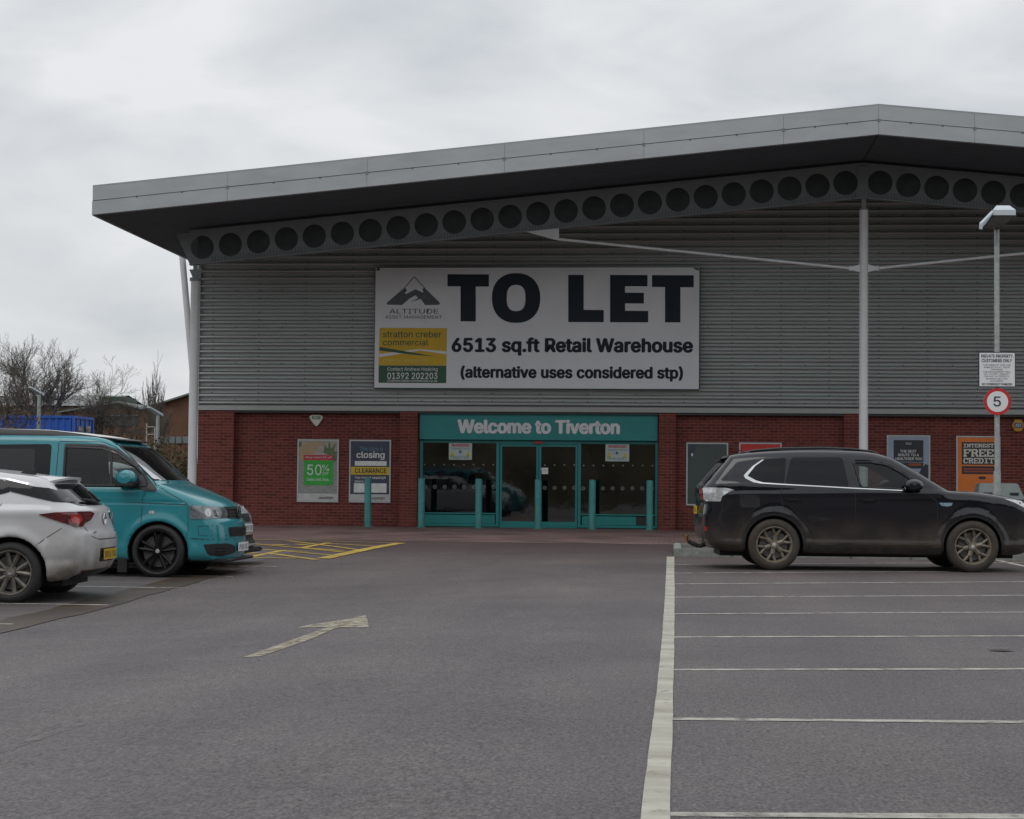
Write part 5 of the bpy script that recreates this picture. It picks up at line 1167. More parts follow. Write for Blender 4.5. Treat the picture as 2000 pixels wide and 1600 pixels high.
for s_ in (-1, 1):
    bv.patch('headlight', rounded([(-.385+.742, .915), (.23, .912), (.05, .898), (-.15, .888), (-.24, .872), (-.285, .82), (-.25, .752), (.345, .745)], .02), 'diag_front', m_lampv, van, side=s_, off=.008, grid=.035)
    for uu, rr_ in ((.13, .052), (-.08, .055)):
        bv.patch('lamp_reflector', [(uu+rr_*math.cos(a_), .825+rr_*math.sin(a_)) for a_ in np.linspace(0, 5.9, 16)], 'diag_front', mat('lamp_chrome', (.62, .63, .65), .2, .3, 30, metal=.7), van, side=s_, off=.013, th=.008, grid=.03)
    bv.patch('side_repeater', rounded([(-.115, .845), (-.045, .845), (-.045, .805), (-.115, .805)], .018), 'side', m_clr, van, side=s_, off=.008)
    bv.patch('fog_light_grille', rounded([(.56, .425), (.80, .425), (.84, .40), (.84, .30), (.74, .265), (.62, .29)], .03), 'side', m_black, van, side=s_, off=.005)
    bv.patch('fog_light_grille', rounded([(s_*.48, .43), (s_*.80, .43), (s_*.78, .30), (s_*.55, .265), (s_*.45, .32)], .03), 'front', m_black, van, off=.005)
    for zz in (.31, .345, .385): bv.patch('grille_slat', [(s_*.52, zz+.006), (s_*.72, zz+.006), (s_*.72, zz-.006), (s_*.52, zz-.006)], 'front', m_blackp, van, off=.016)
bv.patch('upper_grille', [(-.40, .895), (.40, .895), (.37, .745), (-.37, .745)], 'front', m_black, van, off=.006)
for zz in (.785, .825, .865): bv.patch('grille_slat', [(-.36, zz+.008), (.36, zz+.008), (.36, zz-.006), (-.36, zz-.006)], 'front', mat('dark_grey_gloss', (.05, .052, .058), .25), van, off=.018)
bv.patch('lower_grille', rounded([(-.46, .635), (.46, .635), (.44, .515), (-.44, .515)], .02), 'front', m_black, van, off=.006)
for zz in (.55, .58, .61): bv.patch('grille_slat', [(-.43, zz+.005), (.43, zz+.005), (.43, zz-.005), (-.43, zz-.005)], 'front', m_blackp, van, off=.014)
eq, eg = bv.hit('front', [0.], [.82]); ex = float(eq[0][0])+.03
em = MB().lathe([(.078, -.006), (.088, -.008), (.092, 0), (.088, .008), (.078, .006)], 28, 'y', closed=True)
ME = Matrix.Translation((ex, 0, .82)) @ Matrix.Rotation(math.pi/2, 4, 'Z')
em.v = [tuple(ME @ Vector(v)) for v in em.v]
for a, b in (((-.045, .07), (0, .01)), ((0, .01), (.045, .07)), ((-.07, .03), (-.035, -.065)), ((-.035, -.065), (0, -.005)), ((0, -.005), (.035, -.065)), ((.035, -.065), (.07, .03))): em.tube((ex, a[0], .82+a[1]), (ex, b[0], .82+b[1]), .008, n=6)
em.build('front_emblem', MATS['dark_grey_gloss'], van, smooth=True)
plate(van, .885, .375, 1, m_white, 'PY60 UOC')
MB().prism([(.50, .195), (.84, .195), (.87, .215), (.84, .235), (.50, .235)], -.70, .70).build('front_lip', m_black, van, bevel=.008)
# pop-up roof: white top, black side band
def roof_out(sx, sy, n=40, x0=-3.62, x1=-.70):
    o = []; cx = (x0+x1)/2; hx = (x1-x0)/2*sx; hy = .80*sy
    for i in range(n):
        a = 6.28319*i/n; c_, s2 = math.cos(a), math.sin(a); pw = 5.; o.append((cx+hx*math.copysign(abs(c_)**(2/pw), c_), hy*math.copysign(abs(s2)**(2/pw), s2)))
    return o
ro = [roof_out(1.0, 1.0), roof_out(1.0, 1.0), roof_out(.985, .95), roof_out(.965, .90), roof_out(.8, .6), roof_out(.3, .2)]
def rz(x, base):     # falls away at the front
    t = np.clip((x+1.75)/1.05, 0, 1); return base-.115*t**1.5
mb = MB(); n = 40; zs_ = [1.77, 1.825, 1.878, 1.881, 1.883, 1.884]
for lv, zz in zip(ro, zs_): mb.v += [(x, y, float(rz(x, zz))) for x, y in lv]
F_ = [[(l*n+i, l*n+(i+1) % n, (l+1)*n+(i+1) % n, (l+1)*n+i) for i in range(n)] for l in range(5)]
mb1 = MB(); mb1.v = list(mb.v); mb1.f = F_[0]+F_[1]; o_ = mb1.build('roof_side_band', m_blackp, van, smooth=True)
mb2 = MB(); mb2.v = list(mb.v); mb2.f = F_[2]+F_[3]+F_[4]+[tuple(range(5*n, 6*n))]; mb2.build('pop_up_roof', m_white, van, smooth=True)
MB().prism(rounded([(-.62, 1.735), (-1.05, 1.76), (-1.05, 1.80), (-.80, 1.785), (-.60, 1.75)], .02), -.66, .66).build('roof_front_deflector', m_blackp, van, bevel=.01)
for s_ in (-1, 1):
    mi_ = MB().lathe([(.0001, -.12), (.08, -.11), (.118, -.06), (.125, .0), (.12, .06), (.10, .10), (.0001, .105)], 22, 'y').build('mirror', m_vanc, van, smooth=True); mi_.scale = (1.05, 1.0, .86); mi_.location = (-.385, s_*1.05, 1.255)
    MB().prism(rounded([(-.50, 1.155), (-.27, 1.155), (-.24, 1.21), (-.52, 1.205)], .02), s_*1.05-.11, s_*1.05+.11).build('mirror_base', m_blackp, van, bevel=.01)
    MB().tube((-.33, s_*.90, 1.13), (-.36, s_*1.02, 1.18), .035, n=8).build('mirror_arm', m_blackp, van)
    MB().box((-.52, s_*.90-.02, .06), (-.40, s_*.90+.02, .24)).build('mud_flap', m_black, van)
seats(van, (-.85,), .72, .45)
MB().prism(rounded([(-.45, .80), (-.02, .80), (-.02, 1.18), (-.2, 1.2), (-.45, 1.10)], .05), -.80, .80).build('dashboard', m_blackp, van)
MB().box((-1.32, -.80, .7), (-1.28, .80, 1.68)).build('bulkhead_curtain', mat('grey_curtain', (.028, .03, .034), .95, .3, 30, stretch=(1, 8, 1)), van)
MB().tube((-.30, -.1, 1.215), (.02, -.55, 1.21), .010).tube((-.26, .62, 1.23), (.03, .15, 1.205), .010).build('wiper', m_blackp, van)
MB().tube((0, -.85, .30), (0, .85, .30), .04).tube((-3, -.85, .30), (-3, .85, .30), .04).box((-3.6, -.55, .17), (.6, .55, .28)).build('underbody', m_black, van)
m_bw = mat('black_alloy', (.006, .006, .007), .35, .1, 5, spec=.3)
for x, a in ((0, .31), (-3.0, .9)):
    wheel(van, x, -.835, .335, .335, .262, .235, 'twin5', m_bw, m_tyre, mat('cap_grey', (.35, .37, .33), .4), -1, a); wheel(van, x, .835, .335, .335, .262, .235, 'twin5', m_bw, m_tyre, None, 1, a)

# ---- white hatchback, tail towards us
hp0 = G(17, 1178)
hat = empty('hatchback_car', (hp0.x-.03, hp0.y+.84, hp0.z), math.pi+.06); tag(hat, 'white hatchback with grimy rear bumper and yellow number plate in front of the van', 'car')
# local: x forward (world -X), the side seen is local +y
P = [(-.62, .27), (-.74, .33), (-.80, .45), (-.815, .58), (-.80, .70), (-.76, .77), (-.735, .88), (-.72, .96), (-.63, 1.02), (-.47, 1.15), (-.33, 1.265), (-.24, 1.305), (-.10, 1.325), (.1, 1.345), (.45, 1.385), (.95, 1.42), (1.35, 1.415), (1.62, 1.37), (2.0, 1.20), (2.38, 1.0), (2.55, .965), (2.95, .90), (3.3, .78), (3.47, .62), (3.52, .42), (3.45, .24), (3.2, .19), (1.3, .18), (-.3, .21)]
cl = catm(P, 5, True)
def rib_h(x, z, u): return .012*np.exp(-((z-.93+.02*x)/.045)**2)*(x < 2.3)+.012*np.exp(-((z-.60)/.08)**2)*(x < -.35)-.012*np.exp(-((z-.45)/.04)**2)*(x < -.35)
bh_ = Body(cl, [(-.86, .60), (-.76, .74), (-.60, .83), (-.3, .885), (.1, .905), (1.3, .905), (2.5, .895), (3.1, .83), (3.35, .74), (3.56, .56)], [(-.9, .97), (-.2, 1.0), (1, .98), (2.4, .94), (3.6, .85)], .36, .12, .17, .20, [(0, .317), (2.66, .317)], .372, .60, rib_h)
m_hat = mat('white_car_paint', (.60, .605, .62), .25, .02, 1, coat=.7, dirt=((.13, .105, .075), .22, 1.0, .92))
bh_.mesh('body', [m_hat, m_black], hat)
bh_.both('side_glass', rounded([(.02, 1.155), (.42, 1.05), (.9, 1.0), (1.9, .98), (2.25, 1.0), (1.75, 1.27), (1.3, 1.345), (.6, 1.335), (.10, 1.27)], .03), m_blackglass, hat, off=.010, th=.03)
bh_.both('chrome_trim', ribbon([(-.15, 1.235), (.08, 1.285), (.6, 1.352), (1.3, 1.36), (1.76, 1.285)], .016), m_chrome, hat, off=.006)
rw = rounded([(-.54, 1.235), (.54, 1.235), (.645, 1.045), (.45, 1.01), (-.45, 1.01), (-.645, 1.045)], .04)
bh_.patch('rear_window', rw, 'rear', m_blackglass, hat, off=.004)
bh_.both('rear_pillar_black', [(-.56, 1.045), (-.42, 1.055), (-.22, 1.10), (.02, 1.155), (.10, 1.27), (-.05, 1.245), (-.22, 1.205), (-.34, 1.19), (-.42, 1.16)], m_blackglass, hat, off=.012, th=.03, grid=.025)
m_hred = mat('tail_lamp_red', (.05, .004, .006), .08, .5, 9, coat=1, c2=(.16, .006, .008))
for s_ in (-1, 1):
    bh_.patch('tail_lamp', rounded([(.43, .925), (.30, .945), (0, .95), (-.20, .948), (-.285, .93), (-.20, .86), (-.07, .83), (-.03, .795), (.08, .79), (.24, .845)], .012), 'diag_rear', m_hred, hat, side=s_, off=.012, grid=.03)
    bh_.patch('tail_lamp_reflector', rounded([(.16, .925), (.02, .925), (-.03, .86), (.06, .82), (.14, .84)], .012), 'diag_rear', mat('lit_red_lens', (.42, .015, .015), .15, .3, 30, coat=1), hat, side=s_, off=.016, th=.01, grid=.03)
    bh_.patch('fog_reflector', [(s_*.62, .335), (s_*.35, .335), (s_*.36, .31), (s_*.6, .31)], 'rear', MATS['red_lens'], hat, off=.006)
    bh_.patch('headlight', rounded([(3.0, .78), (3.4, .70), (3.44, .60), (3.15, .66)], .02), 'side', m_clr, hat, side=s_, off=.006)
m_seamh = mat('grey_gap', (.06, .06, .06), .8)
bh_.seam([(-.52, .78), (-.34, .66), (-.27, .60)], hat, m=m_seamh, wd=.008); bh_.seam([(.10, 1.03), (.26, .82), (.34, .6), (.42, .5)], hat, m=m_seamh, wd=.007); bh_.seam([(1.1, 1.0), (1.1, .3)], hat, m=m_seamh, wd=.007)
for s_ in (-1, 1): bh_.seam([(s_*.60, .80), (s_*.52, .69), (s_*.36, .655)], hat, 'rear', m=m_seamh, wd=.008)
bh_.seam([(-.36, .655), (.36, .655)], hat, 'rear', m=m_seamh, wd=.012)
bh_.patch('plate_recess', rounded([(-.33, .56), (.33, .56), (.29, .415), (-.29, .415)], .03), 'rear', m_blackp, hat, off=.003)
bh_.patch('lower_bumper', rounded([(-.60, .335), (.60, .335), (.52, .24), (-.52, .24)], .02), 'rear', m_blackp, hat, off=.008)
pq, _ = bh_.hit('rear', [0.], [.49]); plate(hat, float(pq[0][0])-.012, .49, -1, mat('yellow_plate', (.55, .36, .02), .4), 'DN16 VXJ')
eq, eg = bh_.hit('rear', [0.], [.865]); ex = float(eq[0][0])-.012
MB().lathe([(.0001, .0), (.045, .004), (.058, .0), (.062, -.006), (.058, -.012)], 26, 'y').build('rear_emblem', m_chrome, hat, smooth=True); e_ = hat.children[-1]
for o in hat.children:
    if o.name.startswith('rear_emblem'): o.rotation_euler = (0, 0, math.pi/2+math.pi); o.location = (ex, 0, .865)
for (yy, tx, wd_) in ((.42, 'ASTRA', .13), (-.42, 'SRi', .06)):
    q_, _ = bh_.hit('rear', [yy], [.73]); M = Matrix(((0, 1, 0, float(q_[0][0])-.008), (-1, 0, 0, yy), (0, 0, 1, .73), (0, 0, 0, 1))); letters('rear_lettering', tx, -wd_/2, wd_/2, -.012, .012, 0, m_chrome, hat, .01, M=M)
spv = MB(); ks_ = 13
for i_ in range(ks_):
    yy = -.66+1.32*i_/(ks_-1); q_ = abs(yy)/.66; xt = -.435+.24*q_**3; zt_h = 1.312-.075*q_**3
    spv.v += [(-.05, yy*.97, 1.335-.07*q_**4), (-.25, yy, 1.322-.07*q_**3.5), (xt, yy, zt_h), (xt+.005, yy, zt_h-.024), (-.27, yy*.98, 1.262-.07*q_**3)]
for i_ in range(ks_-1):
    for j_ in range(5): spv.f.append((i_*5+j_, i_*5+(j_+1) % 5, (i_+1)*5+(j_+1) % 5, (i_+1)*5+j_))
spv.f += [(0, 1, 2, 3, 4), tuple((ks_-1)*5+k_ for k_ in (4, 3, 2, 1, 0))]
spv.build('spoiler', m_hat, hat, smooth=True)
MB().prism(rounded([(.0, 1.325), (.19, 1.35), (.07, 1.405), (.02, 1.40)], .01), -.02, .02).build('roof_fin', m_blackp, hat, bevel=.006)
wpq, wg = bh_.hit('rear', [-.02, .30], [1.03, 1.055])
MB().path([tuple(wpq[0]+wg[0]*.03), tuple(wpq[1]+wg[1]*.03)], .014).build('rear_wiper', m_blackp, hat)
MB().tube((0, -.8, .30), (0, .8, .30), .04).tube((2.66, -.8, .30), (2.66, .8, .30), .04).box((-.45, -.5, .16), (3.1, .5, .27)).build('underbody', m_black, hat)
m_rimh = mat('dirty_silver_alloy', (.08, .072, .06), .45, .2, 8, metal=.4, c2=(.20, .185, .155))
for x, a in ((0, .2), (2.66, .5)):
    wheel(hat, x, .795, .317, .317, .232, .215, 'split5', m_rimh, m_tyre, None, 1, a); wheel(hat, x, -.795, .317, .317, .232, .215, 'split5', m_rimh, m_tyre, None, -1, a)

# ---- silver and black car almost hidden behind the van
P = [(-.62, .30), (-.80, .45), (-.80, .80), (-.70, 1.0), (-.35, 1.35), (.2, 1.45), (1.1, 1.46), (1.55, 1.38), (2.3, 1.02), (2.6, .97), (3.05, .90), (3.32, .78), (3.42, .60), (3.42, .38), (3.3, .22), (1.3, .19), (-.4, .22)]
bc = Body(catm(P, 5, True), [(-.85, .62), (-.5, .83), (0, .88), (2.5, .87), (3.0, .80), (3.3, .68), (3.5, .50)], [(-.9, 1.0), (3.6, .9)], .34, .12, .17, .15, [(0, .32), (2.6, .32)], .375, .6)
hp2 = W(474, 1000, 25.6)
hc_ = empty('small_car', (hp2.x-3.36, 25.6, zg(hp2.x, 25.6))); tag(hc_, 'pale silver car with only its nose showing behind the turquoise van', 'car')
m_sil = mat('silver_car_paint', (.42, .43, .46), .25, .03, 1, coat=.6, dirt=((.1, .09, .07), .2, .6, .4))
bc.mesh('body', [m_sil, m_black], hc_, h=.035)
bc.both('side_glass', rounded([(-.3, 1.02), (2.1, 1.0), (1.5, 1.34), (.2, 1.38)], .05), m_blackglass, hc_); bc.patch('windscreen', [(-.6, 1.36), (.6, 1.36), (.72, 1.06), (-.72, 1.06)], 'front', m_blackglass, hc_)
for s_ in (-1, 1): bc.patch('headlight', rounded([(s_*.35, .80), (s_*.75, .82), (s_*.74, .66), (s_*.42, .66)], .03), 'front', m_clr, hc_, off=.008); bc.patch('fog_light_surround', rounded([(s_*.45, .42), (s_*.68, .42), (s_*.64, .30), (s_*.45, .30)], .02), 'front', m_black, hc_, off=.008)
bc.patch('grille', rounded([(-.33, .72), (.33, .72), (.28, .60), (-.28, .60)], .02), 'front', m_black, hc_, off=.008); bc.patch('lower_grille', [(-.42, .42), (.42, .42), (.40, .30), (-.40, .30)], 'front', m_black, hc_, off=.008)
plate(hc_, 3.445, .52, 1, m_white, 'WF59 OXE'); MB().box((3.2, -.7, .17), (3.5, .7, .235)).build('front_lip', m_black, hc_, bevel=.02)
MB().tube((0, -.78, .3), (0, .78, .3), .04).tube((2.6, -.78, .3), (2.6, .78, .3), .04).build('underbody', m_black, hc_)
for x in (0, 2.6):
    for s_ in (-1, 1): wheel(hc_, x, s_*.77, .315, .315, .225, .2, 'split5', m_rimh, m_tyre, None, s_, .3)

# ---------------------------------------------------------------- background on the left
def bare_tree(name, base, H, spread, label, seed, lean=0, group='bare winter trees behind the car park', depth=6, rtw=.012, nb=3, trunkr=.16, thick=1., up=.12):
    rnd = random.Random(seed); t = empty(name, base); tag(t, label, 'tree', group); T = MB(); Bm = MB(); Tw = MB()
    def grow(p, d, ln, r, lv):
        segs = 3 if lv < 2 else 2; q = p
        for i in range(segs):
            d = (d+Vector((rnd.gauss(0, .10), rnd.gauss(0, .10), rnd.gauss(0, .05)+(up*.5 if lv > 1 else .0)))).normalized(); e = q+d*ln/segs; r2 = r*(.86 if lv else .88)
            (T if lv == 0 else Bm if lv < 4 else Tw).tube(q, e, r, r2, n=7 if lv < 2 else 4 if lv < 4 else 3, cap=False); q = e; r = r2
            if lv < depth and (i < segs-1) and lv > 0:
                for _ in range(1 if lv > 3 else 2): side(q, d, ln*.66, r*.55, lv+1)
        if lv < depth:
            for _ in range(nb if lv < 2 else 2): side(q, d, ln*rnd.uniform(.62, .86), r*.72, lv+1, .75)
    def side(q, d, ln, r, lv, sp_=1.):
        a = rnd.uniform(0, 6.28); o = d.orthogonal().normalized(); o2 = d.cross(o); k = rnd.uniform(.35, .85)*sp_*spread
        nd = (d+(o*math.cos(a)+o2*math.sin(a))*k+Vector((0, 0, up))).normalized(); grow(q, nd, ln*rnd.uniform(.75, 1.1), max(r, rtw), lv)
    grow(Vector((0, 0, 0)), Vector((lean, 0, 1)).normalized(), H*.30, trunkr, 0)
    mb_ = mat('bark', (.12, .105, .09), .95, .25, 5)
    T.build('trunk', mb_, t, smooth=True, fix=False); Bm.build('branches', mb_, t, fix=False); Tw.build('twigs', mb_, t, fix=False); return t
def at(u, Y): p = W(u, 900, Y); return p.x
BZ = 1.0
# raised yard
mb = MB(); mb.add([(-90, 56, zg(-90, 56)-.1), (-14, 56, -.1), (-14, 62, BZ), (-90, 62, BZ), (-90, 170, BZ), (-14, 170, BZ), (-13.2, 56, -.4), (-13.2, 170, -.4)], [(0, 1, 2, 3), (3, 2, 5, 4), (1, 6, 7, 5, 2)]); tag(mb.build('yard_bank', m_grass), kind='structure')
bare_tree('bare_tree', (at(100, 72), 72, BZ), 6.9, 1.3, 'large bare branching tree left of the green roof vents', 11, depth=7, rtw=.004, trunkr=.17)
bare_tree('bare_tree', (at(184, 76), 76, BZ), 5.4, 1.6, 'smaller bare tree between the big tree and the brick gable', 23, lean=.08, depth=7, rtw=.004, trunkr=.13)
bare_tree('bare_tree', (at(22, 70), 70, BZ), 5.4, 1.2, 'bare twiggy tree at the left edge of the photo', 31, depth=6, rtw=.0045, trunkr=.13)
bare_tree('bare_tree', (at(-60, 74), 74, BZ), 6.0, 1.2, 'bare tree just beyond the left edge of the photo', 37, depth=6, rtw=.0045, trunkr=.15)
bare_tree('sapling', (at(299, 66), 66, BZ), 4.6, .45, 'thin upright sapling in front of the brick gables', 41, depth=4, rtw=.006, trunkr=.035, up=.35)
bare_tree('sapling', (at(285, 67), 67, BZ), 4.2, .45, 'thin sapling just left of the upright one, by the gable valley', 43, depth=4, rtw=.006, trunkr=.03, up=.35)
bare_tree('sapling', (at(318, 64), 64, BZ), 3.6, .5, 'thin sapling nearest the shop column', 47, depth=4, rtw=.006, trunkr=.03, up=.35)
# brick works buildings with gables
m_bb = mat('brown_brick', (.10, .050, .032), .9, .2, 1.5, rnd=0, c2=(.15, .075, .045)); m_rt = mat('grey_roof_edge', (.16, .18, .18), .7, .1, 2); m_rs = mat('pale_roof', (.22, .22, .22), .6, .1, 1)
Yb = 98
def Wp(u, v, Y=Yb): q = W(u, v, Y); return (q.x, q.z)
t = empty('brick_workshop', (at(220, Yb), Yb, BZ)); tag(t, 'low brown brick workshop with a shallow gable and grey window band behind the blue container', 'building')
P = [Wp(120, 1000), Wp(120, 806), Wp(232, 787), Wp(279, 800), Wp(279, 1000)]; P[0] = (P[0][0], BZ-.3); P[-1] = (P[-1][0], BZ-.3)
MB().prism(P, Yb, Yb+20).build('wall', m_bb, t)
MB().prism([Wp(115, 807), Wp(115, 804.5), Wp(232, 784), Wp(282, 798), Wp(282, 801), Wp(232, 787.5)], Yb-.3, Yb+20.2).build('roof_edge', m_rt, t)
for i in range(6): u0 = 191+i*12.8; MB().prism([Wp(u0, 832), Wp(u0, 813), Wp(u0+12, 813), Wp(u0+12, 832)], Yb-.06, Yb+.02).build('window', mat('dull_window', (.06, .065, .06), .3), t)
MB().prism([Wp(189, 813), Wp(189, 811), Wp(270, 811), Wp(270, 813)], Yb-.15, Yb).build('lintel', m_rt, t)
fin(t)
t = empty('brick_workshop', (at(340, Yb-6), Yb-6, BZ)); tag(t, 'taller brown brick gable building rising towards the shop corner', 'building')
P = [Wp(279, 1000, Yb-6), Wp(279, 800, Yb-6), Wp(372, 771, Yb-6), Wp(470, 745, Yb-6), Wp(470, 1000, Yb-6)]; P[0] = (P[0][0], BZ-.3); P[-1] = (P[-1][0], BZ-.3)
MB().prism(P, Yb-6, Yb+16).build('wall', m_bb, t); MB().prism([Wp(277, 801.5, Yb-6), Wp(277, 798.5, Yb-6), Wp(372, 768, Yb-6), Wp(470, 742, Yb-6), Wp(470, 746, Yb-6), Wp(372, 771.5, Yb-6)], Yb-6.3, Yb+16.2).build('roof_edge', m_rt, t); 
for i in range(4): u0 = 318+i*13; MB().prism([Wp(u0, 866, Yb-6), Wp(u0, 853, Yb-6), Wp(u0+11, 853, Yb-6), Wp(u0+11, 866, Yb-6)], Yb-6.06, Yb-5.98).build('window', mat('pale_window', (.16, .18, .19), .3), t)
fin(t)
t = empty('long_shed', (at(60, Yb+12), Yb+12, BZ)); tag(t, 'long low shed with brown cladding and pale roof behind the bare trees', 'building'); Y2 = Yb+12
P = [Wp(-160, 1000, Y2), Wp(-160, 793, Y2), Wp(185, 793, Y2), Wp(185, 1000, Y2)]; P[0] = (P[0][0], BZ-.3); P[-1] = (P[-1][0], BZ-.3)
MB().prism(P, Y2, Y2+14).build('wall', mat('brown_cladding', (.13, .095, .07), .8, .15, 1.), t)
a = Wp(-160, 793, Y2); b = Wp(185, 793, Y2); MB().add([(a[0], Y2-.4, a[1]), (b[0], Y2-.4, b[1]), (b[0], Y2+7, b[1]+1.0), (a[0], Y2+7, a[1]+1.0), (a[0], Y2+14.4, a[1]), (b[0], Y2+14.4, b[1])], [(0, 1, 2, 3), (3, 2, 5, 4)]).build('roof', m_rs, t)
m_gr = mat('green_vent_sheet', (.03, .075, .045), .6, .15, 2)
v1 = MB(); p0 = Wp(169, 790, Y2); p1 = Wp(212, 770, Y2); v1.box((p0[0], Y2+3, p0[1]), (p1[0], Y2+6, p1[1])); v1.build('roof_vent', m_gr, t, bevel=.05)
p0 = Wp(38, 790, Y2); p1 = Wp(72, 772, Y2); MB().box((p0[0], Y2+3, p0[1]-.5), (p1[0], Y2+6, p1[1])).build('roof_vent', m_gr, t, bevel=.05)
P = [Wp(100, 790, Y2), Wp(118, 784, Y2), Wp(145, 778, Y2), Wp(158, 783, Y2), Wp(163, 790, Y2)]; MB().prism(P, Y2+3, Y2+7).build('roof_vent', m_gr, t); fin(t)
# blue container on the yard
Yc = 70; cxr = at(143, Yc); c_top = W(143, 812, Yc).z
t = empty('shipping_container', (cxr-3, Yc, c_top-2.6)); tag(t, 'bright blue corrugated shipping container in the yard behind the van', 'container')
m_bl = mat('blue_container_paint', (.012, .085, .42), .5, .12, 2)
mb = MB(); zz0, zz1 = .12, 2.5
prof = []; x = -3.0
while x < 2.9: prof += [(x, 0), (x+.07, .04), (x+.14, .04), (x+.21, 0)]; x += .28
prof = [(a, b) for a, b in prof if a <= 2.95]
k = len(prof); mb.v = [(a, b, zz0) for a, b in prof]+[(a, b, zz1) for a, b in prof]; mb.f = [(i, i+1, i+1+k, i+k) for i in range(k-1)]
mb.build('side_panel', m_bl, t, fix=False)
MB().box((-3.02, -.03, 2.5), (3.02, .10, 2.6)).box((-3.02, -.03, 0), (3.02, .1, .13)).box((2.92, -.03, .1), (3.02, .10, 2.5)).box((2.92, 2.3, .1), (3.02, 2.44, 2.5)).box((2.9, .1, 2.5), (3.02, 2.44, 2.6)).box((2.9, .1, 0), (3.02, 2.44, .13)).build('frame', m_bl, t)
for i in range(8): MB().box((2.90, .12+i*.27, .13), (2.96+.02*(i % 2), .12+i*.27+.2, 2.5)).build('door_rib', m_bl, t)
MB().box((2.97, .55, 1.5), (3.0, 1.2, 2.2)).box((2.97, 1.45, 1.35), (3.0, 2.1, 2.25)).build('window', m_blackglass, t)
MB().box((-3, .06, 2.48), (2.92, 2.44, 2.56)).box((-3, 2.38, .1), (2.92, 2.42, 2.5)).box((-3, .1, .05), (2.9, 2.4, .12)).build('roof', m_bl, t)
mb = MB(); mb.box((cxr-7, Yc-1, BZ-.4), (cxr+1, Yc+4, c_top-2.6+.001)); tag(mb.build('yard_plinth', m_conc), kind='structure')
# lamp posts of the car park behind
for u, v, Y, lb in ((307, 812, 58, 'distant grey street lamp standing in front of the brick gable right of the van roof'), (74, 772, 62, 'distant grey street lamp in front of the blue container')):
    x = at(u, Y); zt3 = W(u, v, Y).z; t = empty('street_lamp', (x, Y, 0)); tag(t, lb, 'street lamp', 'distant street lamps')
    MB().tube((0, 0, 0), (0, 0, zt3), .10 if u < 100 else .07, .06, n=10).build('pole', m_galv, t, smooth=True)
    MB().add([(-.30, -.3, zt3+.24), (-.18, -.3, zt3+.24), (.16, .1, zt3-.02), (-.06, .1, zt3-.02), (-.28, -.3, zt3+.30), (-.2, -.3, zt3+.30), (.14, .1, zt3+.07), (-.04, .1, zt3+.07)], [(0, 1, 2, 3), (4, 7, 6, 5), (0, 4, 5, 1), (1, 5, 6, 2), (2, 6, 7, 3), (3, 7, 4, 0)]).build('lamp_head', m_head, t)
# white post frame
x = at(284, 60); t = empty('post_frame', (x, 60, 0)); tag(t, 'small white metal frame standing among the shrubs behind the van', 'frame')
z0_ = W(284, 855, 60).z; z1_ = W(284, 827, 60).z
MB().box((0, 0, 0), (.035, .035, z1_)).box((.28, 0, z0_-.6), (.315, .035, z1_-.1)).box((0, 0, z1_-.13), (.3, .035, z1_-.1)).box((0, 0, z0_+.1), (.3, .035, z0_+.13)).build('rails', mat('dull_white_metal', (.40, .40, .38), .6), t)
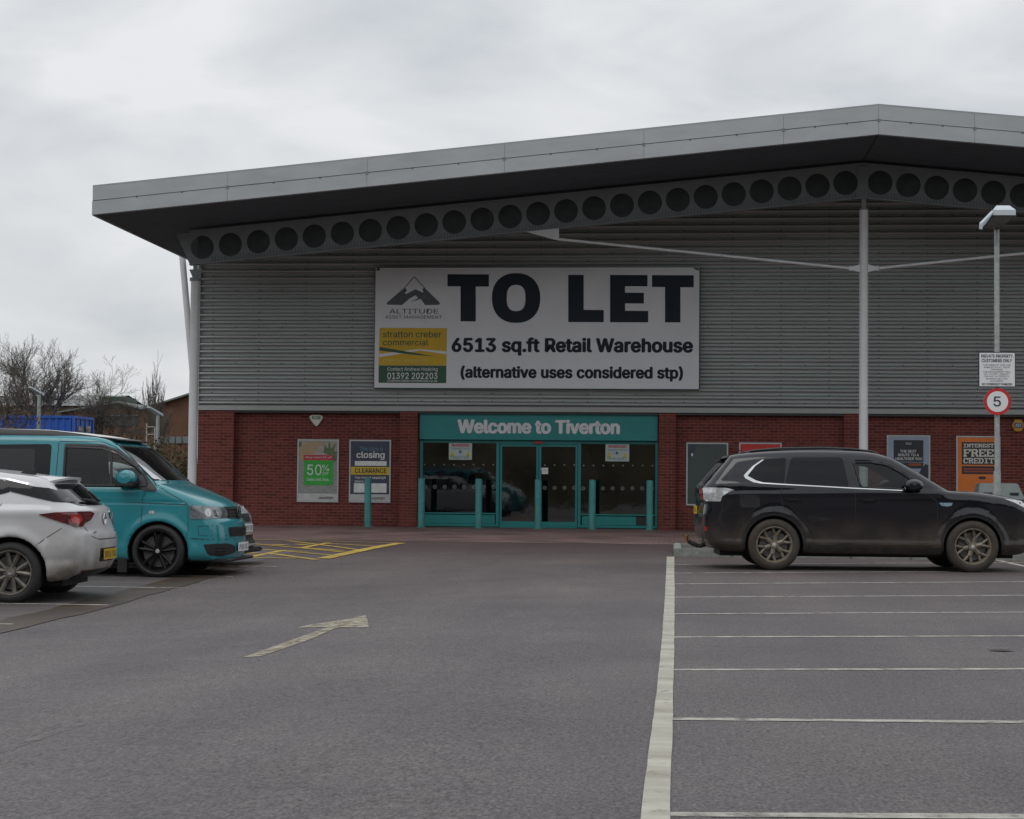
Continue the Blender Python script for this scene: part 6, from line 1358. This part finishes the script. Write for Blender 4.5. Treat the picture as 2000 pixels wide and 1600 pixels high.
# scrubby hedge: many thin stems and small leaves, one mass nobody could count
def thicket(name, x0, x1, y0, y1, h0, h1, n, label, mats, seed, leaf=.05, base=0, lf=5):
    r = np.random.default_rng(seed); V = []; F = []; MI = []
    for i in range(n):
        x = r.uniform(x0, x1); y = r.uniform(y0, y1); h = r.uniform(h0, h1)*(.75+.35*math.sin(x*1.7+seed)); p = np.array([x, y, base-.1]); d = np.array([r.normal(0, .22), r.normal(0, .15), 1.])
        w0 = r.uniform(.010, .022)
        for s in range(4):
            q = p+d*h/4; d = d+np.array([r.normal(0, .16), r.normal(0, .12), 0]); w1 = w0*.72; k = len(V)
            V += [p+[w0, 0, 0], p+[-w0/2, w0*.8, 0], p+[-w0/2, -w0*.8, 0], q+[w1, 0, 0], q+[-w1/2, w1*.8, 0], q+[-w1/2, -w1*.8, 0]]; F += [(k, k+1, k+4, k+3), (k+1, k+2, k+5, k+4), (k+2, k, k+3, k+5)]; MI += [0]*3
            if s > 0:
                for _ in range(lf):
                    c = q+r.normal(0, .22, 3)*[1, 1, .8]; a = r.normal(0, 1, 3); a /= np.linalg.norm(a); b = np.cross(a, r.normal(0, 1, 3)); b /= np.linalg.norm(b)+1e-6; L_ = leaf*r.uniform(.5, 1.2); k = len(V); V += [c-a*L_, c+b*L_*.5, c+a*L_, c-b*L_*.5]; F.append((k, k+1, k+2, k+3)); MI.append(1)
            p = q; w0 = w1
    me = bpy.data.meshes.new(name); me.from_pydata([tuple(v) for v in V], [], F); me.update(); o = link(name, me, mats); me.polygons.foreach_set('material_index', MI); tag(o, label, name.replace('_', ' '), kind='stuff'); return o
m_tw = mat('brown_twigs', (.085, .058, .038), .95, .3, 3); m_lf = mat('olive_leaves', (.06, .065, .025), .85, 0, 1.2, c2=(.11, .08, .04)); m_lf2 = mat('russet_leaves', (.12, .065, .04), .9, 0, 1., c2=(.07, .06, .035))
thicket('hedge', at(180, 53), at(385, 53), 51.5, 54.5, 1.2, 2.2, 1100, 'scrubby brown and olive hedge between the van and the shop column', [m_tw, m_lf], 3, .06)
thicket('scrub', at(-70, 63), at(330, 63), 58, 66, 1.0, 2.1, 900, 'brown leafless scrub in front of the workshops', [m_tw, m_lf2], 5, .05, .7, lf=2)
thicket('bushes', at(-70, 62), at(42, 62), 60, 63, 2.2, 3.0, 240, 'dark bushes around the left end of the container', [m_tw, m_lf2], 9, .07, .8, lf=4)
# wooded bank behind the photographer: what the shop glass and the car paint reflect
def wood():
    r = np.random.default_rng(4); V = []; F = []; n = 150
    xs_ = np.linspace(-120, 140, n); prof = [0, 3, 6, 9, 11.5]
    for i, x in enumerate(xs_):
        hh = 1+.28*math.sin(x*.21)+.18*math.sin(x*.53+1)+r.normal(0, .10)
        for j, z in enumerate(prof): V.append((x+r.normal(0, .5), -42-z*1.2+r.normal(0, .9)-4*math.sin(x*.05), -.4+z*hh*(1 if j < 4 else 1+r.normal(0, .05))))
    m = len(prof)
    for i in range(n-1):
        for j in range(m-1): F.append((i*m+j, i*m+j+1, (i+1)*m+j+1, (i+1)*m+j))
    me = bpy.data.meshes.new('woodland'); me.from_pydata(V, [], F); me.update(); o = link('woodland', me, mat('dark_wood', (.04, .038, .024), .95, .5, .3, c2=(.17, .14, .09), detail=9)); tag(o, 'dark wooded bank on the far side of the car park', 'woodland', kind='stuff')
wood()
# settle the shop's own origin at the foot of its wall
Bl = Vector((XRG, YW, 0)); B.location = Bl
for c in B.children: c.location = Vector(c.location)-Bl
